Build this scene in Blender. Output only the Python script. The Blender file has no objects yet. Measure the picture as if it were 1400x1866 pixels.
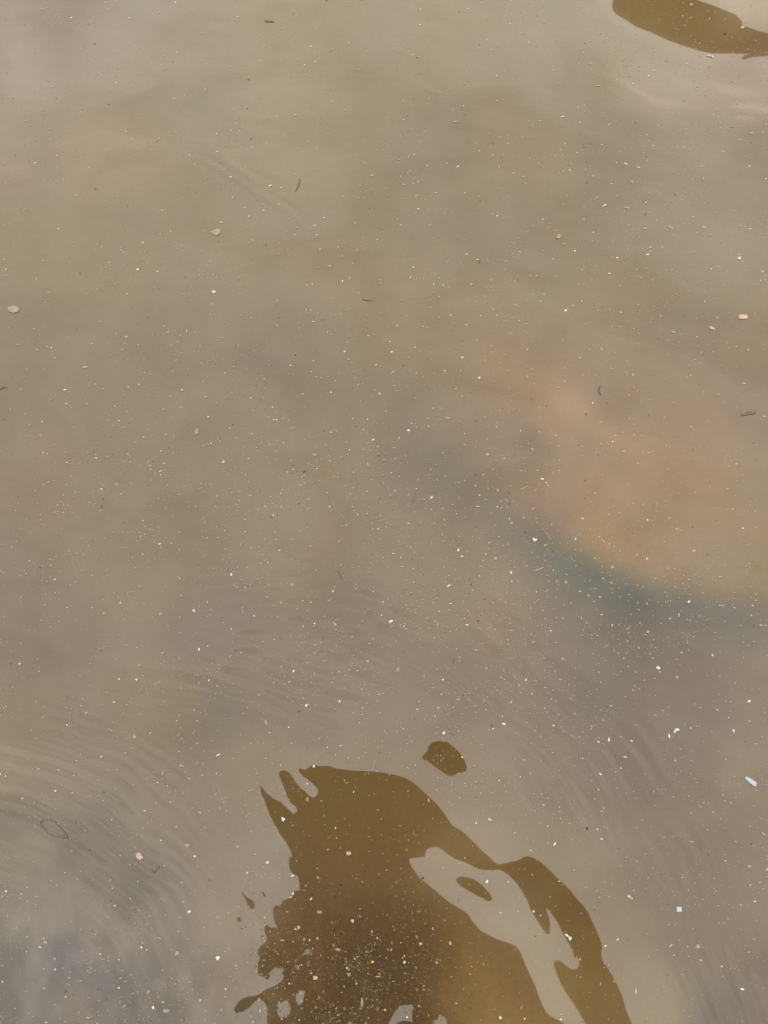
import bpy, bmesh, math, random
import numpy as np
from mathutils import Vector
from mathutils.geometry import tessellate_polygon

S = bpy.context.scene
C = S.collection
PI = math.pi
random.seed(7)
rng = np.random.default_rng(11)

# ------------------------------------------------------------------ camera
CAM_H = 1.25
TILT = math.radians(28.0)
VFOV = math.radians(48.0)
cam_d = bpy.data.cameras.new('camera')
cam_d.sensor_fit = 'VERTICAL'
cam_d.angle = VFOV
cam_d.clip_start = 0.01
cam_d.clip_end = 2000
cam = bpy.data.objects.new('camera', cam_d)
cam.location = (0, 0, CAM_H)
cam.rotation_euler = (TILT, 0, 0)
C.objects.link(cam)
S.camera = cam

# ------------------------------------------------------------------ sky
SUN_EL, SUN_ROT = math.radians(52), math.radians(200)
w = bpy.data.worlds.new('World')
S.world = w
w.use_nodes = True
nt = w.node_tree
nt.nodes.clear()
def N(tree, kind, **kw):
    n = tree.nodes.new(kind)
    for k, v in kw.items():
        setattr(n, k, v)
    return n
sky = N(nt, 'ShaderNodeTexSky', sky_type='NISHITA', sun_disc=False, sun_elevation=SUN_EL,
        sun_rotation=SUN_ROT, dust_density=3.0)
tc = N(nt, 'ShaderNodeTexCoord')
cl = N(nt, 'ShaderNodeTexNoise')
cl.inputs['Scale'].default_value = 12.0
cl.inputs['Detail'].default_value = 3
cl.inputs['Roughness'].default_value = 0.55
cl.inputs['Distortion'].default_value = 0.4
mr = N(nt, 'ShaderNodeMapRange')
mr.inputs['From Min'].default_value = 0.3
mr.inputs['From Max'].default_value = 0.7
mr.inputs['To Min'].default_value = 0.84
mr.inputs['To Max'].default_value = 1.16
cc = N(nt, 'ShaderNodeMix', data_type='RGBA', blend_type='MULTIPLY')
cc.inputs[0].default_value = 1.0
cc.inputs[6].default_value = (6.25, 6.0, 5.6, 1)       # even overcast layer, in the units of the sky texture
mx = N(nt, 'ShaderNodeMix', data_type='RGBA')
mx.inputs[0].default_value = 0.88                       # how much of the blue the cloud covers
bg = N(nt, 'ShaderNodeBackground')
bg.inputs['Strength'].default_value = 0.1
wo = N(nt, 'ShaderNodeOutputWorld')
L = nt.links.new
L(tc.outputs['Generated'], cl.inputs['Vector'])
L(cl.outputs['Fac'], mr.inputs['Value'])
L(mr.outputs[0], cc.inputs[7])
L(sky.outputs[0], mx.inputs[6])
L(cc.outputs[2], mx.inputs[7])
L(mx.outputs[2], bg.inputs['Color'])
L(bg.outputs[0], wo.inputs[0])

sun_d = bpy.data.lights.new('sun', 'SUN')
sun_d.energy = 0.7
sun_d.angle = math.radians(14)
sun_d.color = (1, 0.96, 0.9)
sun = bpy.data.objects.new('sun', sun_d)
sun.rotation_euler = (math.radians(90) - SUN_EL, 0, PI - SUN_ROT)
sun.location = (0, -3, 6)
C.objects.link(sun)

S.view_settings.view_transform = 'Standard'
S.view_settings.look = 'None'
S.view_settings.exposure = 2.36
S.view_settings.gamma = 1
S.cycles.max_bounces = 6
S.cycles.use_denoising = True

# ------------------------------------------------------------------ where the photo's rays land
F = 933.0 / math.tan(VFOV / 2)
ct, st = math.cos(TILT), math.sin(TILT)
def ray(px, py):
    a = (px - 700.0) / F
    b = -(py - 933.0) / F
    return a, b * ct + st, b * st - ct
def at(px, py, z=0.0):
    dx, dy, dz = ray(px, py)
    t = (z - CAM_H) / dz
    return dx * t, dy * t
def to_px(x, y, z):
    vy, vz = y, z - CAM_H
    cy = vy * ct + vz * st
    cz = -vy * st + vz * ct
    cz = np.minimum(cz, -0.05)
    return 700 + F * (x / -cz), 933 - F * (cy / -cz)
def px_size(px, py):                                    # metres per photo pixel on the water there
    dx, dy, dz = ray(px, py)
    return (-CAM_H / dz) * 1.0 / F

# ------------------------------------------------------------------ materials
def lin(c):
    c = np.asarray(c, float) / 255.0
    return np.where(c <= 0.04045, c / 12.92, ((c + 0.055) / 1.055) ** 2.4)
def mat(name, col, rough=0.9, spec=0.1, noise=None, attr=None, var=0.25):
    m = bpy.data.materials.new(name)
    m.use_nodes = True
    t = m.node_tree
    b = t.nodes['Principled BSDF']
    b.inputs['Roughness'].default_value = rough
    b.inputs['Specular IOR Level'].default_value = spec
    if attr:
        src = N(t, 'ShaderNodeAttribute', attribute_name=attr).outputs['Color']
    else:
        rgb = N(t, 'ShaderNodeRGB')
        rgb.outputs[0].default_value = (*col, 1)
        src = rgb.outputs[0]
    if noise:
        tx = N(t, 'ShaderNodeTexCoord')
        n = N(t, 'ShaderNodeTexNoise')
        n.inputs['Scale'].default_value = noise
        n.inputs['Detail'].default_value = 5
        r = N(t, 'ShaderNodeMapRange')
        r.inputs['From Min'].default_value = 0.3
        r.inputs['From Max'].default_value = 0.7
        r.inputs['To Min'].default_value = 1 - var
        r.inputs['To Max'].default_value = 1 + var
        k = N(t, 'ShaderNodeMix', data_type='RGBA', blend_type='MULTIPLY')
        k.inputs[0].default_value = 1
        t.links.new(tx.outputs['Object'], n.inputs['Vector'])
        t.links.new(n.outputs['Fac'], r.inputs['Value'])
        t.links.new(src, k.inputs[6])
        t.links.new(r.outputs[0], k.inputs[7])
        src = k.outputs[2]
    t.links.new(src, b.inputs['Base Color'])
    return m

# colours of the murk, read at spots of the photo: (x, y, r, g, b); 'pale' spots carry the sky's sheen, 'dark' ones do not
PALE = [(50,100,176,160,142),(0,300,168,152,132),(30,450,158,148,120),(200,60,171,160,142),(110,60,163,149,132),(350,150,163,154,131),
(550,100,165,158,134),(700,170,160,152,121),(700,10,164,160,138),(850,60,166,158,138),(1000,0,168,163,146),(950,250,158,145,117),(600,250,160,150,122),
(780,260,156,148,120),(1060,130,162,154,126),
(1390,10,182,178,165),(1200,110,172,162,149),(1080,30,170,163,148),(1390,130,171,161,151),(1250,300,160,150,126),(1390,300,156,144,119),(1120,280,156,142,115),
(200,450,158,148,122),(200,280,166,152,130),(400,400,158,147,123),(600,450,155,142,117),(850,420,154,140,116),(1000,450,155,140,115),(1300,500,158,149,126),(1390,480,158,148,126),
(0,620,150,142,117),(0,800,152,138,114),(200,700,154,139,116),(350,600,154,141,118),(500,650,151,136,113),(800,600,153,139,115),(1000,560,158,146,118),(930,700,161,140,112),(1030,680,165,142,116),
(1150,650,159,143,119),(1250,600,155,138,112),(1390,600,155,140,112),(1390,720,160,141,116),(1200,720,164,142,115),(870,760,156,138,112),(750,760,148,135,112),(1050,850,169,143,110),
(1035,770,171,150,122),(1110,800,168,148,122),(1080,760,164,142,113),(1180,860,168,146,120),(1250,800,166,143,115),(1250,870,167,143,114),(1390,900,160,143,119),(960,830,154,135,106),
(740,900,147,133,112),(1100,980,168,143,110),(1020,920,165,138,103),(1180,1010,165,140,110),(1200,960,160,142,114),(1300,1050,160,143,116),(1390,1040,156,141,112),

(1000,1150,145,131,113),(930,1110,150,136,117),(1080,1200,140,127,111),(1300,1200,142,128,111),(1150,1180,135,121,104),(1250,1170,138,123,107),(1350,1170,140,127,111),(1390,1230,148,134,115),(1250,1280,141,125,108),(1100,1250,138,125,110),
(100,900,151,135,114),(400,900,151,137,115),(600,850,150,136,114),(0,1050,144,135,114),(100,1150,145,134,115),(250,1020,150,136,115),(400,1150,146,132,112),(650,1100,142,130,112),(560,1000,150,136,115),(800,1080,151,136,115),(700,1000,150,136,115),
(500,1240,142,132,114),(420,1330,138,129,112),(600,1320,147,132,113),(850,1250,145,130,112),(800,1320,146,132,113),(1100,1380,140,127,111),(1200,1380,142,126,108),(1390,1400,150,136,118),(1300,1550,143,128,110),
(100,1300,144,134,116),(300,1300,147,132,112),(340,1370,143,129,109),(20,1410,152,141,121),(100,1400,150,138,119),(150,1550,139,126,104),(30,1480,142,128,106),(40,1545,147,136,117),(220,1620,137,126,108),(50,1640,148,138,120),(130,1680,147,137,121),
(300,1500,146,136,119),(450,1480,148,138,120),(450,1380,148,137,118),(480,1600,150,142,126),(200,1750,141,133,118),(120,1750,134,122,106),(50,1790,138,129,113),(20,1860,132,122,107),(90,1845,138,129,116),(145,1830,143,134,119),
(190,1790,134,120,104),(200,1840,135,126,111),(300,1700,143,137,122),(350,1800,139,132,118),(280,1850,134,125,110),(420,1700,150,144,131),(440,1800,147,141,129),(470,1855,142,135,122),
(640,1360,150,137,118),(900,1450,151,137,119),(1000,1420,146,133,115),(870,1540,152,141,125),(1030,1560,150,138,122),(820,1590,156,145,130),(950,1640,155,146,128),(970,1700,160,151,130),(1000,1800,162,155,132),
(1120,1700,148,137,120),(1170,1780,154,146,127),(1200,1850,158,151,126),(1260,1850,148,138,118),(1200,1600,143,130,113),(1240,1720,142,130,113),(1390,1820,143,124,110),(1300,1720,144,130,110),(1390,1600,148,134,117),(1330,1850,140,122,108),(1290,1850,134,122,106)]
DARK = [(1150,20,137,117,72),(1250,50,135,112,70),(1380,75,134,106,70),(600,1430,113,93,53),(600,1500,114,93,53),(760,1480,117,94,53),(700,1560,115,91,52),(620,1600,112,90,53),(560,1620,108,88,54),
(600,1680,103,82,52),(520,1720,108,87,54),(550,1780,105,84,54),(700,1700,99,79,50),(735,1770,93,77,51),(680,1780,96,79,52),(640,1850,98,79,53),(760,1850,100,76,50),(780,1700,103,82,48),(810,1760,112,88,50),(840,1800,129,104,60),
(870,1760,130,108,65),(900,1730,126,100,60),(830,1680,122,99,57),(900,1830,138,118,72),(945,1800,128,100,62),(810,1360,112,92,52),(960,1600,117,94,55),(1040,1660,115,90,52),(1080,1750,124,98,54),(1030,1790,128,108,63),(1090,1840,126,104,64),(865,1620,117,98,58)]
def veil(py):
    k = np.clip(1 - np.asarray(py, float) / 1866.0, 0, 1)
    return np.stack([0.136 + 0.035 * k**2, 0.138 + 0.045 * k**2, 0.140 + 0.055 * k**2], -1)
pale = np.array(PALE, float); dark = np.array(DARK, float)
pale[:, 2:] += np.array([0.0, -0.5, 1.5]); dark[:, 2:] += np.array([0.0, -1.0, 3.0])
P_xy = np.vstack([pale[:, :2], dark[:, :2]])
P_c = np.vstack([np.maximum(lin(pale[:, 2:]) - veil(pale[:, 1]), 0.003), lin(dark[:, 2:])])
# silt lightened or darkened at the same spots to offset the mirrored sky's brightness
P_c = np.maximum(P_c + np.array([[-607,-380,-152],[-540,-337,-135],[-239,-150,-60],[-552,-345,-138],[-524,-328,-131],[-378,-236,-95],[-240,-150,-60],[-202,-126,-51],[-230,-144,-57],[-197,-123,-49],[-240,-150,-60],[-95,-59,-24],[-169,-106,-42],[-397,-248,-99],[-350,-219,-87],[211,132,53],[-241,-151,-60],[-244,-152,-61],[-98,-61,-25],[-466,-291,-117],[-251,-157,-63],[-284,-178,-71],[-173,-108,-43],[-109,-68,-27],[-218,-136,-55],[-29,-18,-7],[-55,-34,-14],[-52,-33,-13],[-228,-142,-57],[-435,-272,-109],[-239,-150,-60],[-144,-90,-36],[-191,-119,-48],[-143,-89,-36],[-236,-148,-59],[9,5,2],[-182,-114,-45],[-132,-83,-33],[-355,-222,-89],[-7,-5,-2],[-106,-66,-27],[124,77,31],[-275,-172,-69],[-106,-66,-26],[-242,-151,-61],[-37,-23,-9],[-105,-66,-26],[71,44,18],[-167,-104,-42],[-700,-438,-175],[287,179,72],[-116,-73,-29],[301,188,75],[79,49,20],[-173,-108,-43],[-241,-150,-60],[138,86,34],[-350,-219,-87],[-79,-49,-20],[112,70,28],[-17,-10,-4],[-21,-13,-5],[-247,-154,-62],[146,91,36],[-303,-190,-76],[-98,-61,-24],[-72,-45,-18],[-24,-15,-6],[-330,-206,-82],[-103,-65,-26],[-301,-188,-75],[-246,-154,-62],[19,12,5],[-237,-148,-59],[21,13,5],[-195,-122,-49],[-264,-165,-66],[-82,-51,-21],[-462,-289,-115],[-68,-42,-17],[-55,-34,-14],[-247,-154,-62],[-38,-24,-10],[-85,-53,-21],[-281,-175,-70],[-287,-180,-72],[-164,-103,-41],[-269,-168,-67],[-188,-117,-47],[-292,-182,-73],[-243,-152,-61],[-160,-100,-40],[-81,-50,-20],[-2,-1,-1],[-141,-88,-35],[-111,-70,-28],[-310,-194,-77],[-458,-286,-115],[-526,-329,-132],[-304,-190,-76],[-443,-277,-111],[-439,-274,-110],[-325,-203,-81],[-256,-160,-64],[-197,-123,-49],[-50,-31,-12],[-201,-125,-50],[-215,-134,-54],[-739,-462,-185],[-703,-440,-176],[-343,-215,-86],[-329,-206,-82],[35,22,9],[-693,-433,-173],[-517,-323,-129],[-255,-160,-64],[-138,-86,-35],[-284,-178,-71],[124,77,31],[455,284,114],[-178,-111,-45],[-234,-146,-59],[-131,-82,-33],[-281,-176,-70],[90,56,22],[-131,-82,-33],[-39,-25,-10],[-323,-202,-81],[-204,-128,-51],[9,5,2],[-110,-69,-28],[-190,-119,-47],[-193,-121,-48],[-221,-138,-55],[-102,-64,-26],[-170,-106,-43],[-406,-254,-101],[-195,-122,-49],[-236,-147,-59],[-362,-226,-90],[-586,-366,-147],[-46,-29,-11],[-57,-36,-14],[-315,-197,-79],[-57,-36,-14],[-121,-76,-30],[-112,-70,-28],[-102,-64,-26],[13,8,3],[-47,-30,-12],[58,36,14],[167,105,42],[335,210,84],[183,114,46],[162,101,40],[335,210,84],[249,156,62],[89,55,22],[-12,-8,-3],[-37,-23,-9],[483,302,121],[289,180,72],[-116,-72,-29],[79,50,20],[510,319,127],[-117,-73,-29],[-10,-6,-2],[-258,-161,-65],[-252,-158,-63],[-145,-91,-36],[-71,-44,-18],[-93,-58,-23],[-245,-153,-61]]) / 1e4, 0.002)
# away from the glow the silt keeps nearly one hue
G_ = np.exp(-(((P_xy[:, 0] - 1150) / 330) ** 2 + ((P_xy[:, 1] - 850) / 260) ** 2) * 1.2)[:, None]
lum_ = P_c.sum(1, keepdims=True); chr_ = P_c / lum_
is_pale = (np.arange(len(P_c)) < len(pale))[:, None]
mean_p = (chr_[:len(pale)] * lum_[:len(pale)]).sum(0) / lum_[:len(pale)].sum(); mean_d = (chr_[len(pale):] * lum_[len(pale):]).sum(0) / lum_[len(pale):].sum()
T_ = np.exp(-((P_xy[:, 0] - 40) ** 2 + (P_xy[:, 1] - 130) ** 2) / 260.0 ** 2)[:, None]
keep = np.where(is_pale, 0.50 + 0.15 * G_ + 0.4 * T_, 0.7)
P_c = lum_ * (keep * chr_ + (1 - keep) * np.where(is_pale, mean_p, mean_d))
def murk(px, py):                                        # smooth colour of the silt at a spot, uneven sky sheen painted in
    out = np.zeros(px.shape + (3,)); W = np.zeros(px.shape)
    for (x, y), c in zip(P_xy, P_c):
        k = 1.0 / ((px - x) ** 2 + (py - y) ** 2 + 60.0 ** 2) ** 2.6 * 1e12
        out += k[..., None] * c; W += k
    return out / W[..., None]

_tables = {}
def value_noise(x, y, seed):
    if seed not in _tables: _tables[seed] = np.random.default_rng(seed).random((256, 256))
    T = _tables[seed]
    xi = np.floor(x).astype(int); yi = np.floor(y).astype(int)
    fx = x - xi; fy = y - yi
    fx = fx * fx * (3 - 2 * fx); fy = fy * fy * (3 - 2 * fy)
    a = T[xi % 256, yi % 256]; b = T[(xi + 1) % 256, yi % 256]
    c = T[xi % 256, (yi + 1) % 256]; d = T[(xi + 1) % 256, (yi + 1) % 256]
    return (a * (1 - fx) + b * fx) * (1 - fy) + (c * (1 - fx) + d * fx) * fy
def fbm(x, y, seed, octaves=4):
    s = 0; a = 1; t = 0
    for o in range(octaves):
        s = s + a * value_noise(x * 2**o + 17.3 * o, y * 2**o - 9.1 * o, seed + o); t += a; a *= 0.5
    return s / t - 0.5

# ------------------------------------------------------------------ ripples: rings spreading over the water
# centre px, ring px, half-width of the packet (m), wavelength (m), slope, centre of the envelope px, its radius (m), stretch
def P(px, py): return np.array(at(px, py))
RINGS = []
def ring(cpx, rpx, width, lam, slope, epx, erad, seed=0):
    c = P(*cpx); r = float(np.linalg.norm(P(*rpx) - c))
    RINGS.append((c, r, width, lam, slope, P(*epx), erad, seed))
ring((-300, 2200), (220, 1540), 0.085, 0.0140, 0.095, (260, 1530), 0.22, 1)
ring((-300, 2200), (170, 1500), 0.045, 0.0190, 0.085, (210, 1510), 0.22, 2)
ring((-380, 2280), (200, 1690), 0.060, 0.034, 0.040, (250, 1700), 0.20, 3)
ring((150, 2100), (1060, 1500), 0.075, 0.024, 0.058, (1120, 1560), 0.30, 4)
ring((150, 2100), (1250, 1780), 0.070, 0.017, 0.058, (1250, 1750), 0.22, 5)
ring((180, 2000), (560, 1290), 0.05, 0.022, 0.050, (520, 1250), 0.12, 16)
ring((150, 2100), (900, 1270), 0.080, 0.027, 0.030, (900, 1250), 0.18, 6)
ring((620, 3600), (600, 1150), 0.085, 0.024, 0.030, (570, 1150), 0.10, 7)
ring((-300, 1000), (460, 330), 0.014, 0.018, 0.080, (460, 330), 0.08, 8)
ring((1700, -600), (1180, 185), 0.018, 0.030, 0.010, (1160, 190), 0.09, 9)
ring((500, 1900), (700, 200), 0.300, 0.200, 0.016, (600, 150), 0.50, 13)
ring((500, 1900), (1200, 700), 0.200, 0.160, 0.012, (1150, 650), 0.30, 14)
ring((-200, 2300), (400, 1300), 0.20, 0.100, 0.008, (300, 1300), 0.40, 15)

# water lies calmest round the mirrored boughs
CALM = np.array([at(x, y) for x, y in [(480,1440),(520,1480),(540,1420),(580,1440),(530,1540),(540,1600),(500,1660),(480,1720),(480,1770),(440,1640),(435,1675),(440,1835),(500,1840),(600,1400),(660,1400),(720,1410),(780,1450),(820,1500),(870,1545),(910,1580),(960,1562),(1010,1595),(1060,1650),(1090,1710),(1105,1770),(1135,1830),(1150,1880),(815,1355),(780,1380),(850,1400),(820,1410),(760,1560),(790,1610),(840,1660),(900,1710),(950,1740),(980,1810),(1030,1860),(865,1620),(960,1650),(1000,1700),(1030,1700),(1050,1760),(1020,1780),(1060,1850),
 (600,1500),(700,1500),(600,1600),(700,1600),(560,1700),(650,1700),(750,1700),(560,1800),(650,1800),(750,1800),(850,1800),(600,1880),(700,1880),(820,1880),(920,1880),(940,1850),
 (1120,0),(1150,30),(1200,55),(1260,78),(1320,90),(1390,90),(1350,45),(1390,58),(1300,10),(1200,0),(1260,-20),(1300,50),(1460,80),(1180,-30),(1175,42),(1230,66),(1290,88),(1350,92),(1230,20),(1350,70),(1430,90),(1100,-20),(1340,20)]])
def height(x, y):
    d2 = np.zeros(np.shape(x))
    for a, b in CALM:
        d2 = d2 + np.exp(-((x - a) ** 2 + (y - b) ** 2) / (0.047 + 0.040 * max(b - 0.4, 0)) ** 2)
    calm = np.exp(-2.0 * d2)
    h = 0.0010 * fbm(x * 3.2, y * 4.6, 50, 1)
    h = h + 0.00030 * calm * fbm(x * 13 + y * 5, y * 22, 51, 2)
    for c, r, wd, lam, sl, e, er, seed in RINGS:
        d = np.hypot(x - c[0], y - c[1])
        wob = 0.35 * lam * fbm(x / (lam * 5), y / (lam * 5), 60 + seed, 2) * 4
        env = np.exp(-((d - r) / wd) ** 2) * np.exp(-((x - e[0]) ** 2 + (y - e[1]) ** 2) / er ** 2)
        env = env * calm * np.clip(1.0 + 1.6 * fbm(x / (lam * 4), y / (lam * 4), 80 + seed, 2), 0, 2)
        h = h + sl * lam / (2 * PI) * env * np.sin(2 * PI * (d - r + wob) / lam)
    return h
def slope_at(x, y):
    e = 0.002
    x = np.array([x, x + e, x, x - e, x]); y = np.array([y, y, y + e, y, y - e])
    h = height(x, y)
    return (h[1] - h[3]) / (2 * e), (h[2] - h[4]) / (2 * e)

# ------------------------------------------------------------------ sheets
def graded(lo, hi, step, far_lo, far_hi):
    mid = list(np.arange(lo, hi, step))
    a, s = [], step
    v = lo
    while v > far_lo:
        s *= 1.5; v -= s; a.append(max(v, far_lo))
    b, s = [], step
    v = mid[-1]
    while v < far_hi:
        s *= 1.5; v += s; b.append(min(v, far_hi))
    return np.array(a[::-1] + mid + b)
def sheet(name, xs, ys, zf, m, cols=None, smooth=True):
    X, Y = np.meshgrid(xs, ys)
    Z = zf(X, Y)
    nx, ny = len(xs), len(ys)
    co = np.stack([X, Y, Z], -1).reshape(-1, 3)
    i = np.arange(nx * ny).reshape(ny, nx)
    f = np.stack([i[:-1, :-1], i[:-1, 1:], i[1:, 1:], i[1:, :-1]], -1).reshape(-1)
    me = bpy.data.meshes.new(name)
    me.vertices.add(len(co)); me.vertices.foreach_set('co', co.ravel().astype(np.float32))
    nf = len(f) // 4
    me.loops.add(len(f)); me.loops.foreach_set('vertex_index', f.astype(np.int32))
    me.polygons.add(nf); me.polygons.foreach_set('loop_start', (np.arange(nf) * 4).astype(np.int32))
    me.update(calc_edges=True)
    me.polygons.foreach_set('use_smooth', np.full(nf, smooth))
    if cols:
        for k, fn in cols.items():
            a = me.color_attributes.new(k, 'FLOAT_COLOR', 'POINT')
            a.data.foreach_set('color', fn(X, Y, Z).reshape(-1).astype(np.float32))
    me.materials.append(m)
    o = bpy.data.objects.new(name, me)
    C.objects.link(o)
    return o
def rgba(c, a=None):
    return np.concatenate([c, (np.ones(c.shape[:-1]) if a is None else a)[..., None]], -1)
def clampy(px, py):
    return np.clip(px, -60, 1460), np.clip(py, -60, 1930)

SILT_GAIN, BED_GAIN = 0.375, 0.51
def blob(px, py, x, y, rx, ry, ang=0):
    a = math.radians(ang)
    u = (px - x) * math.cos(a) + (py - y) * math.sin(a)
    v = -(px - x) * math.sin(a) + (py - y) * math.cos(a)
    return np.exp(-(u / rx) ** 2 - (v / ry) ** 2)
# ripple sheen, highlights and boulder shade painted into the silt, among its stains: (path px, half-width px, per-channel factor at the middle, soft ends)
SHEEN_SHADE_STAINS = [
 ([(1104,-5),(1112,22),(1160,56),(1250,93),(1330,107),(1410,107)], 13, (.10,.16,.40), (1,1,1,1,1,.8)),  # pale sky sheen painted along the edge of the small mirrored patch
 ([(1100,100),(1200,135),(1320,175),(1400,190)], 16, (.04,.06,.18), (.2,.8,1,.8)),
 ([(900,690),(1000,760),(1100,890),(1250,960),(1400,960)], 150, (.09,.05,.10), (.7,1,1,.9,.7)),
 ([(800,840),(870,905),(940,965),(1010,1020),(1080,1060),(1150,1088),(1230,1105),(1320,1118),(1420,1122)], 46, (-.66,-.54,-.80), (.22,.42,.68,.9,1,1,.85,.6,.4)),  # teal shade below the boulder, painted into the colour
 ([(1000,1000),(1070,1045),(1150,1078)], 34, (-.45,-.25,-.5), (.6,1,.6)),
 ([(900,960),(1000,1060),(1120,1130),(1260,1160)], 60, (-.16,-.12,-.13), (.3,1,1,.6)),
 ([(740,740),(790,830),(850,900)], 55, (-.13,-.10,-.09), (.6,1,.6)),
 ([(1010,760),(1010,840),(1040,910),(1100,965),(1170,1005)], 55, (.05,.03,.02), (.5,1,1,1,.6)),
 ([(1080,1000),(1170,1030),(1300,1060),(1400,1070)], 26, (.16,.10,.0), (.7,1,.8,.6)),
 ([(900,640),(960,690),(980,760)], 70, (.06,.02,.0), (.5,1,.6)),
 ([(1000,690),(1060,745),(1110,800),(1170,840)], 26, (.30,.34,.60), (.5,1,1,.4)),  # pale highlight streaks painted over the boulder
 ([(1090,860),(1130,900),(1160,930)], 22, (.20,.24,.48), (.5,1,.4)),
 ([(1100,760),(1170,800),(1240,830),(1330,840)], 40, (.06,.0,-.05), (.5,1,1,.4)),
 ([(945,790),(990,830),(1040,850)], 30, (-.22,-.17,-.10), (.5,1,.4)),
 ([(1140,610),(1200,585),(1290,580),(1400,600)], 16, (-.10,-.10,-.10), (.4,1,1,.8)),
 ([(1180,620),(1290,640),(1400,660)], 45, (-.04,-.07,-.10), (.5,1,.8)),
 ([(45,30),(100,55),(150,78)], 13, (-.16,-.10,-.06), (.4,1,.5)),  # dark ripple streaks painted at the top left
 ([(-20,148),(40,160),(80,172)], 12, (-.12,-.08,-.05), (1,1,.3)),
 ([(60,106),(95,117),(125,122)], 9, (-.08,-.05,-.03), (.4,1,.3)),
 ([(-10,262),(50,290),(110,330)], 14, (-.10,-.05,-.03), (.8,1,.3)),
 ([(140,0),(240,22),(330,55),(450,80)], 16, (-.10,-.04,-.04), (.6,1,.8,.4)),
 ([(240,110),(360,170),(480,240)], 18, (-.07,-.02,-.02), (.3,1,.4)),
 ([(1000,0),(1080,45),(1200,70)], 16, (-.12,-.04,-.02), (1,.8,.2)),
 ([(1090,125),(1140,150),(1190,185),(1280,198)], 7, (.20,.24,.45), (.3,1,1,.5)),  # bright ripple sheen painted at the upper right
 ([(1090,140),(1150,170),(1200,195)], 5, (-.08,-.07,-.05), (.3,1,.3)),
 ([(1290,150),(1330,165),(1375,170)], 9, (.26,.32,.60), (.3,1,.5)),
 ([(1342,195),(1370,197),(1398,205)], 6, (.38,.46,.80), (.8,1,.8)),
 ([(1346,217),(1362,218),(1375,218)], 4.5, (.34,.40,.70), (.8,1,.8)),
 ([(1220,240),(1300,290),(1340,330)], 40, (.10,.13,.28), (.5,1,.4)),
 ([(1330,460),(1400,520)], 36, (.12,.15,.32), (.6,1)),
 ([(1080,320),(1180,330),(1300,345)], 24, (-.08,-.06,-.05), (.4,1,.4)),
 ([(350,255),(400,300),(450,345),(490,390)], 6, (-.10,-.08,-.04), (.3,1,1,.3)),  # dark and bright ripple lines painted as a pair
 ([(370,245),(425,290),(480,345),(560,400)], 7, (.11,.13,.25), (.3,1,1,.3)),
 ([(330,500),(420,620),(520,740)], 60, (-.05,-.05,-.03), (.3,1,.3)),
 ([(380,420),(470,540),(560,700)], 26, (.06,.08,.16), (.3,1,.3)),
 ([(600,1060),(640,1120),(640,1180)], 50, (-.07,-.05,-.03), (.4,1,.4)),
 ([(1200,1520),(1240,1700)], 40, (-.03,-.02,0), (.6,1)),
]
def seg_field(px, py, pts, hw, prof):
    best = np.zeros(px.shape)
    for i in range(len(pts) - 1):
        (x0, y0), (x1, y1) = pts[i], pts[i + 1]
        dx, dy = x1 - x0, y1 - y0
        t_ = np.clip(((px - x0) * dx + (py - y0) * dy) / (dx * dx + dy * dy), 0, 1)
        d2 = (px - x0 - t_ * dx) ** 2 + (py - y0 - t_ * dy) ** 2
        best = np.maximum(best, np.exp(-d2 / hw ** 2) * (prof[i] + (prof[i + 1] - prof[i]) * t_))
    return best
def sheen_shade_stained(c, px, py, k=1.0):
    for pts, hw, f, prof in SHEEN_SHADE_STAINS:
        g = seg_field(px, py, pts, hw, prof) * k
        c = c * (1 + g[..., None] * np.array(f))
    return c
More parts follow.
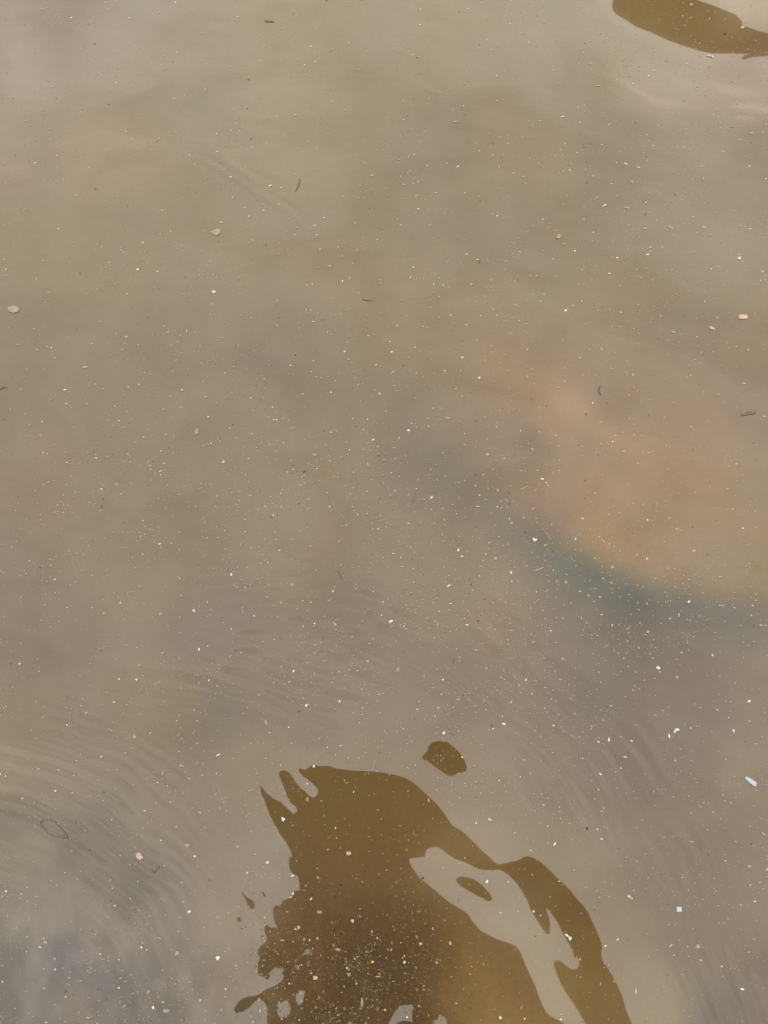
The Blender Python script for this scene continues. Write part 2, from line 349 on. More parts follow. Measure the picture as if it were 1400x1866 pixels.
def silt_col(X, Y, Z):
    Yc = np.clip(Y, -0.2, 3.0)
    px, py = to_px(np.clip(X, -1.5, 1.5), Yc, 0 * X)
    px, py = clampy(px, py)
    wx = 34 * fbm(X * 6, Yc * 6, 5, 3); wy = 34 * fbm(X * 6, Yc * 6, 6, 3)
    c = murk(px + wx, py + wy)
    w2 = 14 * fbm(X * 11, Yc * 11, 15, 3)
    c = sheen_shade_stained(c, px + w2 + wx * .4, py + w2 + wy * .4)
    # painted sheen: wisps along the drift, silvery mottling in the near left corner
    ua, va = X * 0.80 - Yc * 0.60, X * 0.60 + Yc * 0.80
    bend = 0.05 * fbm(X * 3, Yc * 3, 41, 2)
    wisp = fbm(ua * 3.2, (va + bend) * 26, 42, 4) + 0.6 * fbm(ua * 9, (va + bend) * 60, 43, 3)
    patchy = np.clip(0.5 + 1.6 * fbm(X * 3, Yc * 3, 44, 2), 0.15, 1.3)
    c = c * (1 + 0.13 * wisp * patchy)[..., None]
    near = blob(px, py, 180, 1800, 330, 190)
    cur = 1.3 * fbm(X * 20, Yc * 11, 45, 4) + 0.6 * fbm(X * 70, Yc * 40, 46, 3)
    c = c * (1 + near * np.clip(cur, -.16, 1) * 1.0)[..., None] + (near * np.clip(cur, 0, 1) * 0.17)[..., None] * np.array([.95, .95, .95])
    c = c * (1 + 0.13 * fbm(X * 5, Yc * 8, 7, 4) + 0.05 * fbm(X * 40, Yc * 40, 8, 3))[..., None]
    hue = fbm(X * 6 + 3, Yc * 6, 9, 3)
    c = c * np.stack([1 + 0.06 * hue, 1 - 0.03 * hue, 1 + 0 * hue], -1)
    # share of the view the silt hides: clearer over the shallow debris at the near end and over the boulder
    t = 0.80 + 0 * px
    t = t - 0.38 * blob(px, py, 640, 1790, 190, 150)
    t = t - 0.25 * blob(px, py, 250, 1860, 260, 170)
    t = t - 0.22 * blob(px, py, 1180, 900, 300, 260)
    t = t - 0.15 * blob(px, py, 900, 1830, 120, 100)
    t = np.clip(t + 0.08 * fbm(X * 9, Yc * 9, 12, 3), 0.3, 0.95)
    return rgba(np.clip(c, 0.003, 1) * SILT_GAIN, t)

m_water = bpy.data.materials.new('murky_water')
m_water.use_nodes = True
t = m_water.node_tree
t.nodes.clear()
at_ = N(t, 'ShaderNodeAttribute', attribute_name='silt')
dif = N(t, 'ShaderNodeBsdfDiffuse')
ref = N(t, 'ShaderNodeBsdfRefraction')
ref.inputs['Roughness'].default_value = 0.10
ref.inputs['IOR'].default_value = 1.2
ref.inputs['Color'].default_value = (0.95, 0.9, 0.8, 1)
glo = N(t, 'ShaderNodeBsdfGlossy')
glo.inputs['Roughness'].default_value = 0.012
fr = N(t, 'ShaderNodeFresnel')
fr.inputs['IOR'].default_value = 1.7
m1 = N(t, 'ShaderNodeMixShader'); m2 = N(t, 'ShaderNodeMixShader')
out = N(t, 'ShaderNodeOutputMaterial')
L = t.links.new
L(at_.outputs['Color'], dif.inputs['Color'])
L(at_.outputs['Alpha'], m1.inputs[0])
L(ref.outputs[0], m1.inputs[1]); L(dif.outputs[0], m1.inputs[2])
L(fr.outputs[0], m2.inputs[0]); L(m1.outputs[0], m2.inputs[1]); L(glo.outputs[0], m2.inputs[2])
L(m2.outputs[0], out.inputs[0])
xs = graded(-0.72, 0.72, 0.003, -70, 70)
ys = graded(0.05, 1.75, 0.003, -0.45, 140)
def wz(X, Y):
    near = (np.abs(X) < 1.6) & (Y < 3.2)
    Z = np.zeros_like(X)
    Z[near] = height(X[near], Y[near])
    far = ~near
    Z[far] = 0.0022 * fbm(X[far] * 4.2, Y[far] * 6.0, 50, 2)
    return Z
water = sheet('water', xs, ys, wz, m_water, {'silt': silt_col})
water['kind'] = 'structure'; water['label'] = 'murky brown pond water with faint ripples and sky sheen'; 

# the bed: shallow at the near bank, deeper out
def bed_z(X, Y):
    k = np.clip((Y + 0.1) / 1.6, 0, 1)
    z = -0.045 - 0.20 * k - 0.10 * np.clip((Y - 1.5) / 3, 0, 1)
    bank = np.clip((-0.02 - Y) / 0.35, 0, 1)
    z = z + bank * bank * (3 - 2 * bank) * 0.20
    return z + 0.020 * fbm(X * 6, np.clip(Y, -5, 8) * 6, 21, 4) + np.where(np.abs(X) + np.abs(Y) < 4, 0.006 * fbm(X * 60, Y * 60, 22, 3), 0)
def bed_col(X, Y, Z):
    Yc = np.clip(Y, -0.2, 3.0)
    px, py = to_px(np.clip(X, -1.5, 1.5), Yc, Z * 0.8)
    px, py = clampy(px, py)
    c = sheen_shade_stained(murk(px, py), px, py)  # mud colour takes the same painted shade and sheen
    c = c * (1 + 0.9 * fbm(X * 14, Yc * 14, 23, 4) + 0.5 * fbm(X * 90, Yc * 90, 25, 3))[..., None]
    return rgba(np.clip(c, 0.003, 1) * BED_GAIN)
m_bed = mat('silty_mud', (0.1, 0.07, 0.03), attr='mud', noise=120, var=0.3)
xb = graded(-0.9, 0.9, 0.006, -300, 300)
yb = graded(-0.5, 2.0, 0.006, -300, 300)
bed = sheet('ground', xb, yb, bed_z, m_bed, {'mud': bed_col})
bed['kind'] = 'structure'; bed['label'] = 'silty brown pond bed rising into a muddy bank'

# ------------------------------------------------------------------ object helpers
def tag(o, label=None, cat=None, group=None, kind=None):
    if label: o['label'] = label
    if cat: o['category'] = cat
    if group: o['group'] = group
    if kind: o['kind'] = kind
    return o
def link_mesh(name, verts, faces, m, parent=None, smooth=False):
    me = bpy.data.meshes.new(name)
    me.from_pydata([tuple(v) for v in verts], [], faces)
    me.materials.append(m)
    if smooth: me.polygons.foreach_set('use_smooth', [True] * len(me.polygons))
    me.update()
    o = bpy.data.objects.new(name, me)
    C.objects.link(o)
    if parent: o.parent = parent
    return o
def tube(points, radii, n=8):
    V, Fc = [], []
    pts = [Vector(p) for p in points]
    for i, p in enumerate(pts):
        d = (pts[min(i + 1, len(pts) - 1)] - pts[max(i - 1, 0)]).normalized()
        u = d.cross(Vector((0, 0, 1)))
        if u.length < 0.1: u = d.cross(Vector((1, 0, 0)))
        u.normalize(); v = d.cross(u)
        for k in range(n):
            a = 2 * PI * k / n
            V.append(p + (u * math.cos(a) + v * math.sin(a)) * radii[i])
    for i in range(len(pts) - 1):
        for k in range(n):
            a, b = i * n + k, i * n + (k + 1) % n
            Fc.append((a, b, b + n, a + n))
    Fc.append(tuple(range(n))[::-1]); Fc.append(tuple(range((len(pts) - 1) * n, len(pts) * n)))
    return V, Fc

# ------------------------------------------------------------------ the submerged boulder
m_rock = mat('tan_boulder', (0.24, 0.135, 0.055), noise=9, var=0.35, attr='tone')
def boulder():
    cx, cy = at(1245, 800, -0.10)
    ax, ay, az = 0.300, 0.215, 0.105
    nu, nv = 96, 40
    V = []; cols = []
    for j in range(nv + 1):
        th = PI * j / nv
        for i in range(nu):
            ph = 2 * PI * i / nu
            x, y, z = math.sin(th) * math.cos(ph), math.sin(th) * math.sin(ph), math.cos(th)
            V.append((x, y, z))
    V = np.array(V)
    r = 1 + 0.22 * fbm(V[:, 0] * 1.6 + 5, V[:, 1] * 1.6 + V[:, 2] + 5, 31, 3) + 0.05 * fbm(V[:, 0] * 7 + 9, V[:, 1] * 7 + V[:, 2] * 5, 33, 3)
    V = V * r[:, None] * np.array([ax, ay, az])
    a = math.radians(-18)
    X = V[:, 0] * math.cos(a) - V[:, 1] * math.sin(a); Y = V[:, 0] * math.sin(a) + V[:, 1] * math.cos(a)
    V = np.stack([X + cx, Y + cy, V[:, 2] - 0.215], -1)
    Fc = []
    for j in range(nv):
        for i in range(nu):
            Fc.append((j * nu + i, (j + 1) * nu + i, (j + 1) * nu + (i + 1) % nu, j * nu + (i + 1) % nu))
    o = link_mesh('submerged_boulder', V, Fc, m_rock, smooth=True)
    px, py = to_px(V[:, 0], V[:, 1], V[:, 2] * 0.8)
    c = sheen_shade_stained(murk(*clampy(px, py)), *clampy(px, py)) * BED_GAIN * 1.1  # boulder tone includes the painted shade and highlights
    c *= (1 + 0.7 * fbm(V[:, 0] * 12, V[:, 1] * 12, 35, 3))[:, None]
    at2 = o.data.color_attributes.new('tone', 'FLOAT_COLOR', 'POINT')
    at2.data.foreach_set('color', rgba(np.clip(c, 0.004, 1)).ravel().astype(np.float32))
    return tag(o, 'large rounded orange-tan boulder lying under the murky water', 'rock')
boulder()

# ------------------------------------------------------------------ the trees overhead, seen only mirrored in the water
MAIN = [(474,1430),(484,1443),(498,1455),(512,1462),(526,1475),(534,1483),(541,1480),(542,1473),(536,1464),(528,1458),(522,1447),(518,1434),(512,1420),(508,1410),(512,1404),(520,1404),(527,1408),(534,1417),(541,1428),(549,1436),(558,1444),(565,1451),(572,1454),(578,1449),(580,1441),(577,1432),(570,1424),(560,1416),(551,1410),(544,1402),(548,1400),(556,1403),(561,1400),(566,1396),(573,1394),(582,1396),(600,1396),(615,1401),(640,1404),(665,1405),(700,1408),(720,1412),(740,1418),(755,1427),(770,1441),(785,1455),(800,1470),(812,1486),(824,1504),(838,1512),(850,1521),(862,1533),(875,1547),(890,1560),(900,1570),(907,1575),(915,1575),(922,1573),(935,1570),(947,1567),(953,1562),(962,1560),(975,1564),(988,1573),(1000,1584),(1012,1596),(1025,1608),(1040,1623),(1053,1640),(1065,1652),(1073,1665),(1082,1685),(1090,1702),(1096,1718),(1097,1727),(1096,1740),(1098,1750),(1106,1762),(1116,1778),(1126,1797),(1135,1818),(1141,1840),(1152,1866),(1166,1895),(1190,1930),
(1130,1945),(1095,1905),(1072,1866),(1060,1845),(1048,1826),(1035,1808),(1025,1790),(1017,1772),(1012,1757),(1013,1750),(1020,1750),(1028,1757),(1040,1766),(1050,1766),(1058,1760),(1059,1750),(1054,1740),(1046,1728),(1038,1714),(1030,1700),(1020,1680),(1012,1668),(1004,1656),(997,1651),(996,1660),(1001,1672),(1003,1685),(1002,1700),(996,1697),(988,1685),(978,1668),(970,1655),(962,1635),(952,1618),(940,1602),(928,1590),(920,1585),(912,1581),(900,1582),(885,1582),(872,1580),(858,1572),(845,1566),(832,1562),(820,1555),(808,1546),(800,1540),(790,1540),(780,1543),(776,1548),(775,1557),(765,1559),(750,1560),(745,1564),(748,1575),(755,1587),(765,1600),(778,1610),(790,1620),(805,1633),(820,1645),(840,1657),(852,1665),(862,1680),(875,1695),(890,1704),(905,1711),(925,1718),(940,1724),(948,1733),(955,1752),(965,1775),(975,1795),(982,1815),(990,1835),(1000,1850),(1020,1860),(1030,1866),(1045,1900),(1060,1945),
(900,1960),(700,1965),(540,1950),(500,1905),(487,1866),(487,1852),(488,1838),(484,1829),(478,1822),(470,1818),(462,1824),(452,1835),(440,1842),(430,1844),(427,1838),(435,1825),(445,1818),(458,1815),(468,1814),(475,1810),(485,1802),(500,1797),(512,1790),(518,1780),(514,1774),(518,1768),(513,1760),(508,1763),(500,1760),(492,1768),(485,1775),(478,1778),(472,1776),(470,1765),(471,1752),(475,1746),(470,1738),(471,1730),(477,1722),(485,1717),(486,1708),(482,1697),(482,1688),(486,1684),(492,1690),(500,1690),(506,1692),(500,1678),(498,1665),(498,1655),(503,1650),(512,1650),(516,1641),(524,1638),(532,1634),(537,1624),(546,1622),(546,1608),(542,1594),(538,1590),(532,1592),(528,1583),(526,1570),(528,1562),(533,1561),(529,1548),(520,1530),(510,1518),(500,1500),(492,1485),(487,1473),(482,1458),(476,1445)]
HOLES = [[(556,1727),(566,1728),(565,1745),(565,1763),(553,1764),(542,1767),(537,1762),(536,1748),(545,1742),(552,1735)],
[(545,1803),(555,1804),(556,1808),(553,1820),(553,1835),(551,1841),(545,1833),(538,1822),(538,1812)],
[(506,1822),(512,1826),(516,1822),(522,1821),(526,1827),(530,1838),(528,1848),(520,1853),(512,1855),(506,1848),(503,1840),(507,1836),(504,1831)],
[(577,1808),(584,1804),(588,1808),(585,1813),(579,1812)],
[(658,1820),(661,1822),(663,1835),(661,1848),(657,1848),(655,1835),(656,1826)],
[(720,1842),(727,1833),(735,1830),(754,1829),(751,1840),(752,1863),(740,1859),(728,1862),(715,1870),(706,1868)],
[(802,1845),(805,1850),(810,1850),(815,1860),(817,1895),(795,1900),(790,1857),(798,1858)],
[(818,1840),(822,1841),(832,1853),(843,1860),(843,1864),(836,1865),(825,1856)],
[(955,1828),(953,1840),(950,1850),(949,1870),(944,1890),(940,1880),(939,1860),(941,1848),(948,1836)],
[(634,1861),(640,1858),(643,1870),(634,1875)]]
ISLES = [[(770,1378),(778,1370),(781,1360),(788,1353),(800,1350),(815,1352),(828,1362),(838,1372),(846,1384),(851,1397),(851,1402),(840,1406),(830,1410),(822,1412),(812,1408),(800,1400),(785,1388),(772,1382)],
[(832,1600),(840,1597),(852,1599),(865,1603),(880,1614),(892,1628),(898,1638),(892,1641),(882,1637),(870,1630),(855,1622),(840,1613),(833,1606)],
[(439,1624),(442,1626),(450,1635),(460,1640),(464,1647),(462,1654),(457,1655),(451,1648),(447,1638)],
[(432,1674),(434,1671),(438,1672),(439,1676),(436,1679),(433,1678)],
[(477,1624),(480,1625),(484,1630),(482,1633),(479,1630)],
[(483,1782),(488,1776),(492,1775),(490,1782),(486,1784)]]
PATCH = [(1117,0),(1118,10),(1125,18),(1140,27),(1160,40),(1190,52),(1220,65),(1250,76),(1275,84),(1300,90),(1330,90),(1365,91),(1400,89),(1470,86),(1470,72),(1400,61),(1380,56),(1365,50),(1354,47),(1351,38),(1342,27),(1325,20),(1305,12),(1285,5),(1270,0),(1235,-22),(1180,-28),(1130,-18)]
TWIG = [(1353,104),(1358,100),(1375,97),(1392,96),(1420,94),(1420,98),(1392,99),(1372,100.5),(1358,105)]
def mirror(px, py, H):                                   # where the ray, mirrored on the water, meets a bough at height H
    dx, dy, dz = ray(px, py)
    n = math.sqrt(dx * dx + dy * dy + dz * dz); d = Vector((dx / n, dy / n, dz / n))
    x, y = at(px, py)
    sx, sy = slope_at(x, y)
    nn = Vector((-sx, -sy, 1)).normalized()
    r = d - 2 * d.dot(nn) * nn
    k = H / r.z
    return Vector((x + r.x * k, y + r.y * k, H))
def dense(poly, step=9):
    out = []
    for i, a in enumerate(poly):
        b = poly[(i + 1) % len(poly)]
        n = max(1, int(math.hypot(b[0] - a[0], b[1] - a[1]) // step))
        for k in range(n):
            out.append((a[0] + (b[0] - a[0]) * k / n, a[1] + (b[1] - a[1]) * k / n))
    return out
def slab(name, loops, H, thick, m, parent):
    L3 = [[mirror(x, y, H) for x, y in dense(l)] for l in loops]
    flat = [p for l in L3 for p in l]
    tris = tessellate_polygon(L3)
    n = len(flat)
    V = [Vector(p) for p in flat] + [p + Vector((0, 0, thick)) for p in flat]
    Fc = [tuple(t_) for t_ in tris] + [tuple(i + n for i in reversed(t_)) for t_ in tris]
    o = 0
    for l in L3:
        for i in range(len(l)):
            a, b = o + i, o + (i + 1) % len(l)
            Fc.append((a, b, b + n, a + n))
        o += len(l)
    c = parent.location if parent else Vector()
    V = [v - c for v in V]
    return link_mesh(name, V, Fc, m, parent), flat
m_leaf = mat('dark_leaves', (0.014, 0.016, 0.008), noise=12, var=0.3, spec=0.05)
m_bark = mat('bark', (0.03, 0.022, 0.016), noise=20, var=0.4, spec=0.05)
def inside(p, poly):
    c = False
    for i in range(len(poly)):
        a, b = poly[i], poly[i - 1]
        if (a[1] > p[1]) != (b[1] > p[1]) and p[0] < (b[0] - a[0]) * (p[1] - a[1]) / (b[1] - a[1]) + a[0]: c = not c
    return c
def leaf_heap(poly_px, holes, H, count, size, parent, seed, rise):
    """leaves piled on the bough, kept well inside its outline"""
    r = random.Random(seed)
    V, Fc = [], []
    xs_ = [p[0] for p in poly_px]; ys_ = [p[1] for p in poly_px]
    made = 0
    while made < count:
        x, y = r.uniform(min(xs_), max(xs_)), r.uniform(min(ys_), max(ys_))
        q = [(x + 26 * math.cos(a), y + 26 * math.sin(a)) for a in (0, 1.05, 2.1, 3.14, 4.2, 5.2)]
        if not all(inside(k, poly_px) for k in q) or any(inside(k, h) for h in holes for k in q): continue
        p = mirror(x, y, H) + Vector((0, 0, r.uniform(0.03, rise)))
        a = r.uniform(0, 2 * PI); s = size * r.uniform(0.6, 1.2)
        u = Vector((math.cos(a), math.sin(a), r.uniform(-rise, rise) * 2.5)); v = Vector((-math.sin(a), math.cos(a), r.uniform(-rise, rise) * 2.5))
        b = len(V)
        V += [p - u * s, p - u * s * .3 + v * s * .35, p + u * s * .5 + v * s * .25, p + u * s, p + u * s * .5 - v * s * .25, p - u * s * .3 - v * s * .35]
        Fc.append((b, b + 1, b + 2, b + 3, b + 4, b + 5)); made += 1
    c = parent.location
    return link_mesh('leaves', [v - c for v in V], Fc, m_leaf, parent)
def tree(label, base, H, loops, isles, twig_at, heap, thick, rise):
    root = bpy.data.objects.new('overhanging_tree', None)
    root.location = base; C.objects.link(root)
    tag(root, label, 'tree')
    o, flat = slab('crown', loops, H, thick, m_leaf, root)
    cen = sum(flat, Vector()) / len(flat)
    b = Vector(base)
    top = Vector((b.x, b.y, H + 0.9))
    V, Fc = tube([Vector((0, 0, -0.05)), Vector((0.03, 0.02, (H) * .5)), top - b], [0.13, 0.10, 0.06], 12)
    link_mesh('trunk', V, Fc, m_bark, root, True)
    for k in twig_at:
        e = mirror(k[0], k[1], H) + Vector((0, 0, thick * 0.5 + 0.02))
        mid = (top + e) / 2 + Vector((0, 0, 0.25))
        V, Fc = tube([top - b - Vector((0, 0, .4)), mid - b, e - b], [0.05, 0.03, 0.012], 8)
        link_mesh('limb', V, Fc, m_bark, root, True)
    for i, l in enumerate(isles):
        slab('hanging_leaf', [l], H, thick * 0.5, m_leaf, root)
    leaf_heap(loops[0], loops[1:], H, heap, 0.05 * H / 3, root, 3, rise)
    return root
tree('broad leafy tree leaning over the near bank, mirrored as the large brown patch', (2.4, -1.9, 0.08), 2.1, [MAIN] + HOLES, ISLES,
     [(640, 1900), (760, 1920), (1120, 1910)], 500, 0.03, 0.16)
tree('tree reaching over the far water, mirrored as the small brown patch', (4.4, 4.6, -0.05), 2.8, [PATCH], [TWIG], [(1465, 60)], 60, 0.025, 0.05)

# ------------------------------------------------------------------ what floats on the water
def flake_mesh(name, seed, m, ragged=0.35, n=9, parts=1):
    r = random.Random(seed)
    V, Fc = [], []
    for q in range(parts):
        ox, oy = (0, 0) if q == 0 else (r.uniform(-.35, .35), r.uniform(-.3, .3))
        sc = 1 if q == 0 else r.uniform(0.4, 0.7)
        ring_ = []
        for k in range(n):
            a = 2 * PI * (k + r.uniform(-.25, .25)) / n
            rad = 0.5 * (1 - ragged * r.random()) * sc
            ring_.append((ox + rad * math.cos(a), oy + rad * math.sin(a)))
        b = len(V)
        z0 = 0.05 * q
        for x, y in ring_: V.append((x, y, z0 - 0.5 + 0.25 * math.sin(4 * x)))
        for x, y in ring_: V.append((x * 0.92, y * 0.92, z0 + 0.5 + 0.25 * math.sin(4 * x)))
        Fc.append(tuple(range(b + n, b + 2 * n)))
        Fc.append(tuple(range(b, b + n))[::-1])
        for k in range(n): Fc.append((b + k, b + (k + 1) % n, b + n + (k + 1) % n, b + n + k))
    me = bpy.data.meshes.new(name)
    me.from_pydata(V, [], Fc); me.materials.append(m); me.update()
    return me
FM = {
 'w': mat('white_scrap', (0.265, 0.268, 0.27), noise=3, var=0.25),
 'b': mat('bluish_scrap', (0.175, 0.195, 0.215), noise=3, var=0.2),
 'c': mat('cream_fleck', (0.285, 0.255, 0.195), noise=3, var=0.25),
 't': mat('tan_fleck', (0.175, 0.148, 0.105), noise=3, var=0.2),
 'f': mat('faint_fleck', (0.142, 0.119, 0.083), noise=3, var=0.15),
 'd': mat('dark_speck', (0.022, 0.018, 0.014), noise=3, var=0.3),
 'g': mat('olive_dark_bit', (0.060, 0.052, 0.034), noise=3, var=0.3),
 'o': mat('peach_flake', (0.135, 0.09, 0.052), noise=4, var=0.3),
 'y': mat('yellow_grain', (0.26, 0.16, 0.03), noise=3, var=0.2),
}
SETS = {}
for k in FM:
    SETS[k] = []
    for i in range(6):
        parts = 3 if k in 'wbo' else 1
        SETS[k].append(flake_mesh({'w':'white_scrap','b':'bluish_scrap','c':'cream_fleck','t':'tan_fleck','f':'faint_fleck','d':'dark_speck','g':'olive_bit','o':'peach_flake','y':'yellow_grain'}[k], 100 * ord(k) + i, FM[k],
                       0.6 if k in 'wbo' else 0.4, 13 if k in 'wbo' else 8, parts))
NAMES = {'w': 'white_scrap', 'b': 'white_scrap', 'c': 'cream_fleck', 't': 'cream_fleck', 'f': 'faint_fleck', 'd': 'dark_speck', 'g': 'dark_speck', 'o': 'peach_flake', 'y': 'yellow_grain'}
GROUP = {
 'w': ('small ragged white scrap floating alone on the water', 'debris', 'small white scraps on the water'),
 'c': ('tiny bright cream fleck floating on the water', 'debris', 'tiny cream flecks on the water'),
 't': ('tiny dull tan fleck floating on the water', 'debris', 'tiny dull tan flecks on the water'),
 'f': ('blurred faint fleck just under the water surface', 'debris', 'faint flecks under the surface'),
 'd': ('tiny black speck floating on the water', 'debris', 'tiny black specks on the water'),
 'y': ('tiny yellow grain on the debris in the brown patch', 'grain', 'yellow grains in the brown patch'),
}
def flake(px, py, ln, wd, ang, kind, label=None, cat=None, z=0.0006, i=None, thick=0.0007):
    """ln, wd in photo pixels, ang in picture degrees (positive = leaning up to the right)"""
    me = random.choice(SETS[kind]) if i is None else SETS[kind][i]
    o = bpy.data.objects.new(NAMES[kind], me)
    x, y = at(px, py)
    s = px_size(px, py)
    o.location = (x, y, z + float(height(np.array([x]), np.array([y]))[0]))
    o.rotation_euler = (random.uniform(-.08, .08), random.uniform(-.08, .08), math.radians(ang))
    o.scale = (ln * s, wd * s, thick)
    C.objects.link(o)
    if label: tag(o, label, cat or 'debris')
    else: tag(o, *GROUP[kind])
    return o
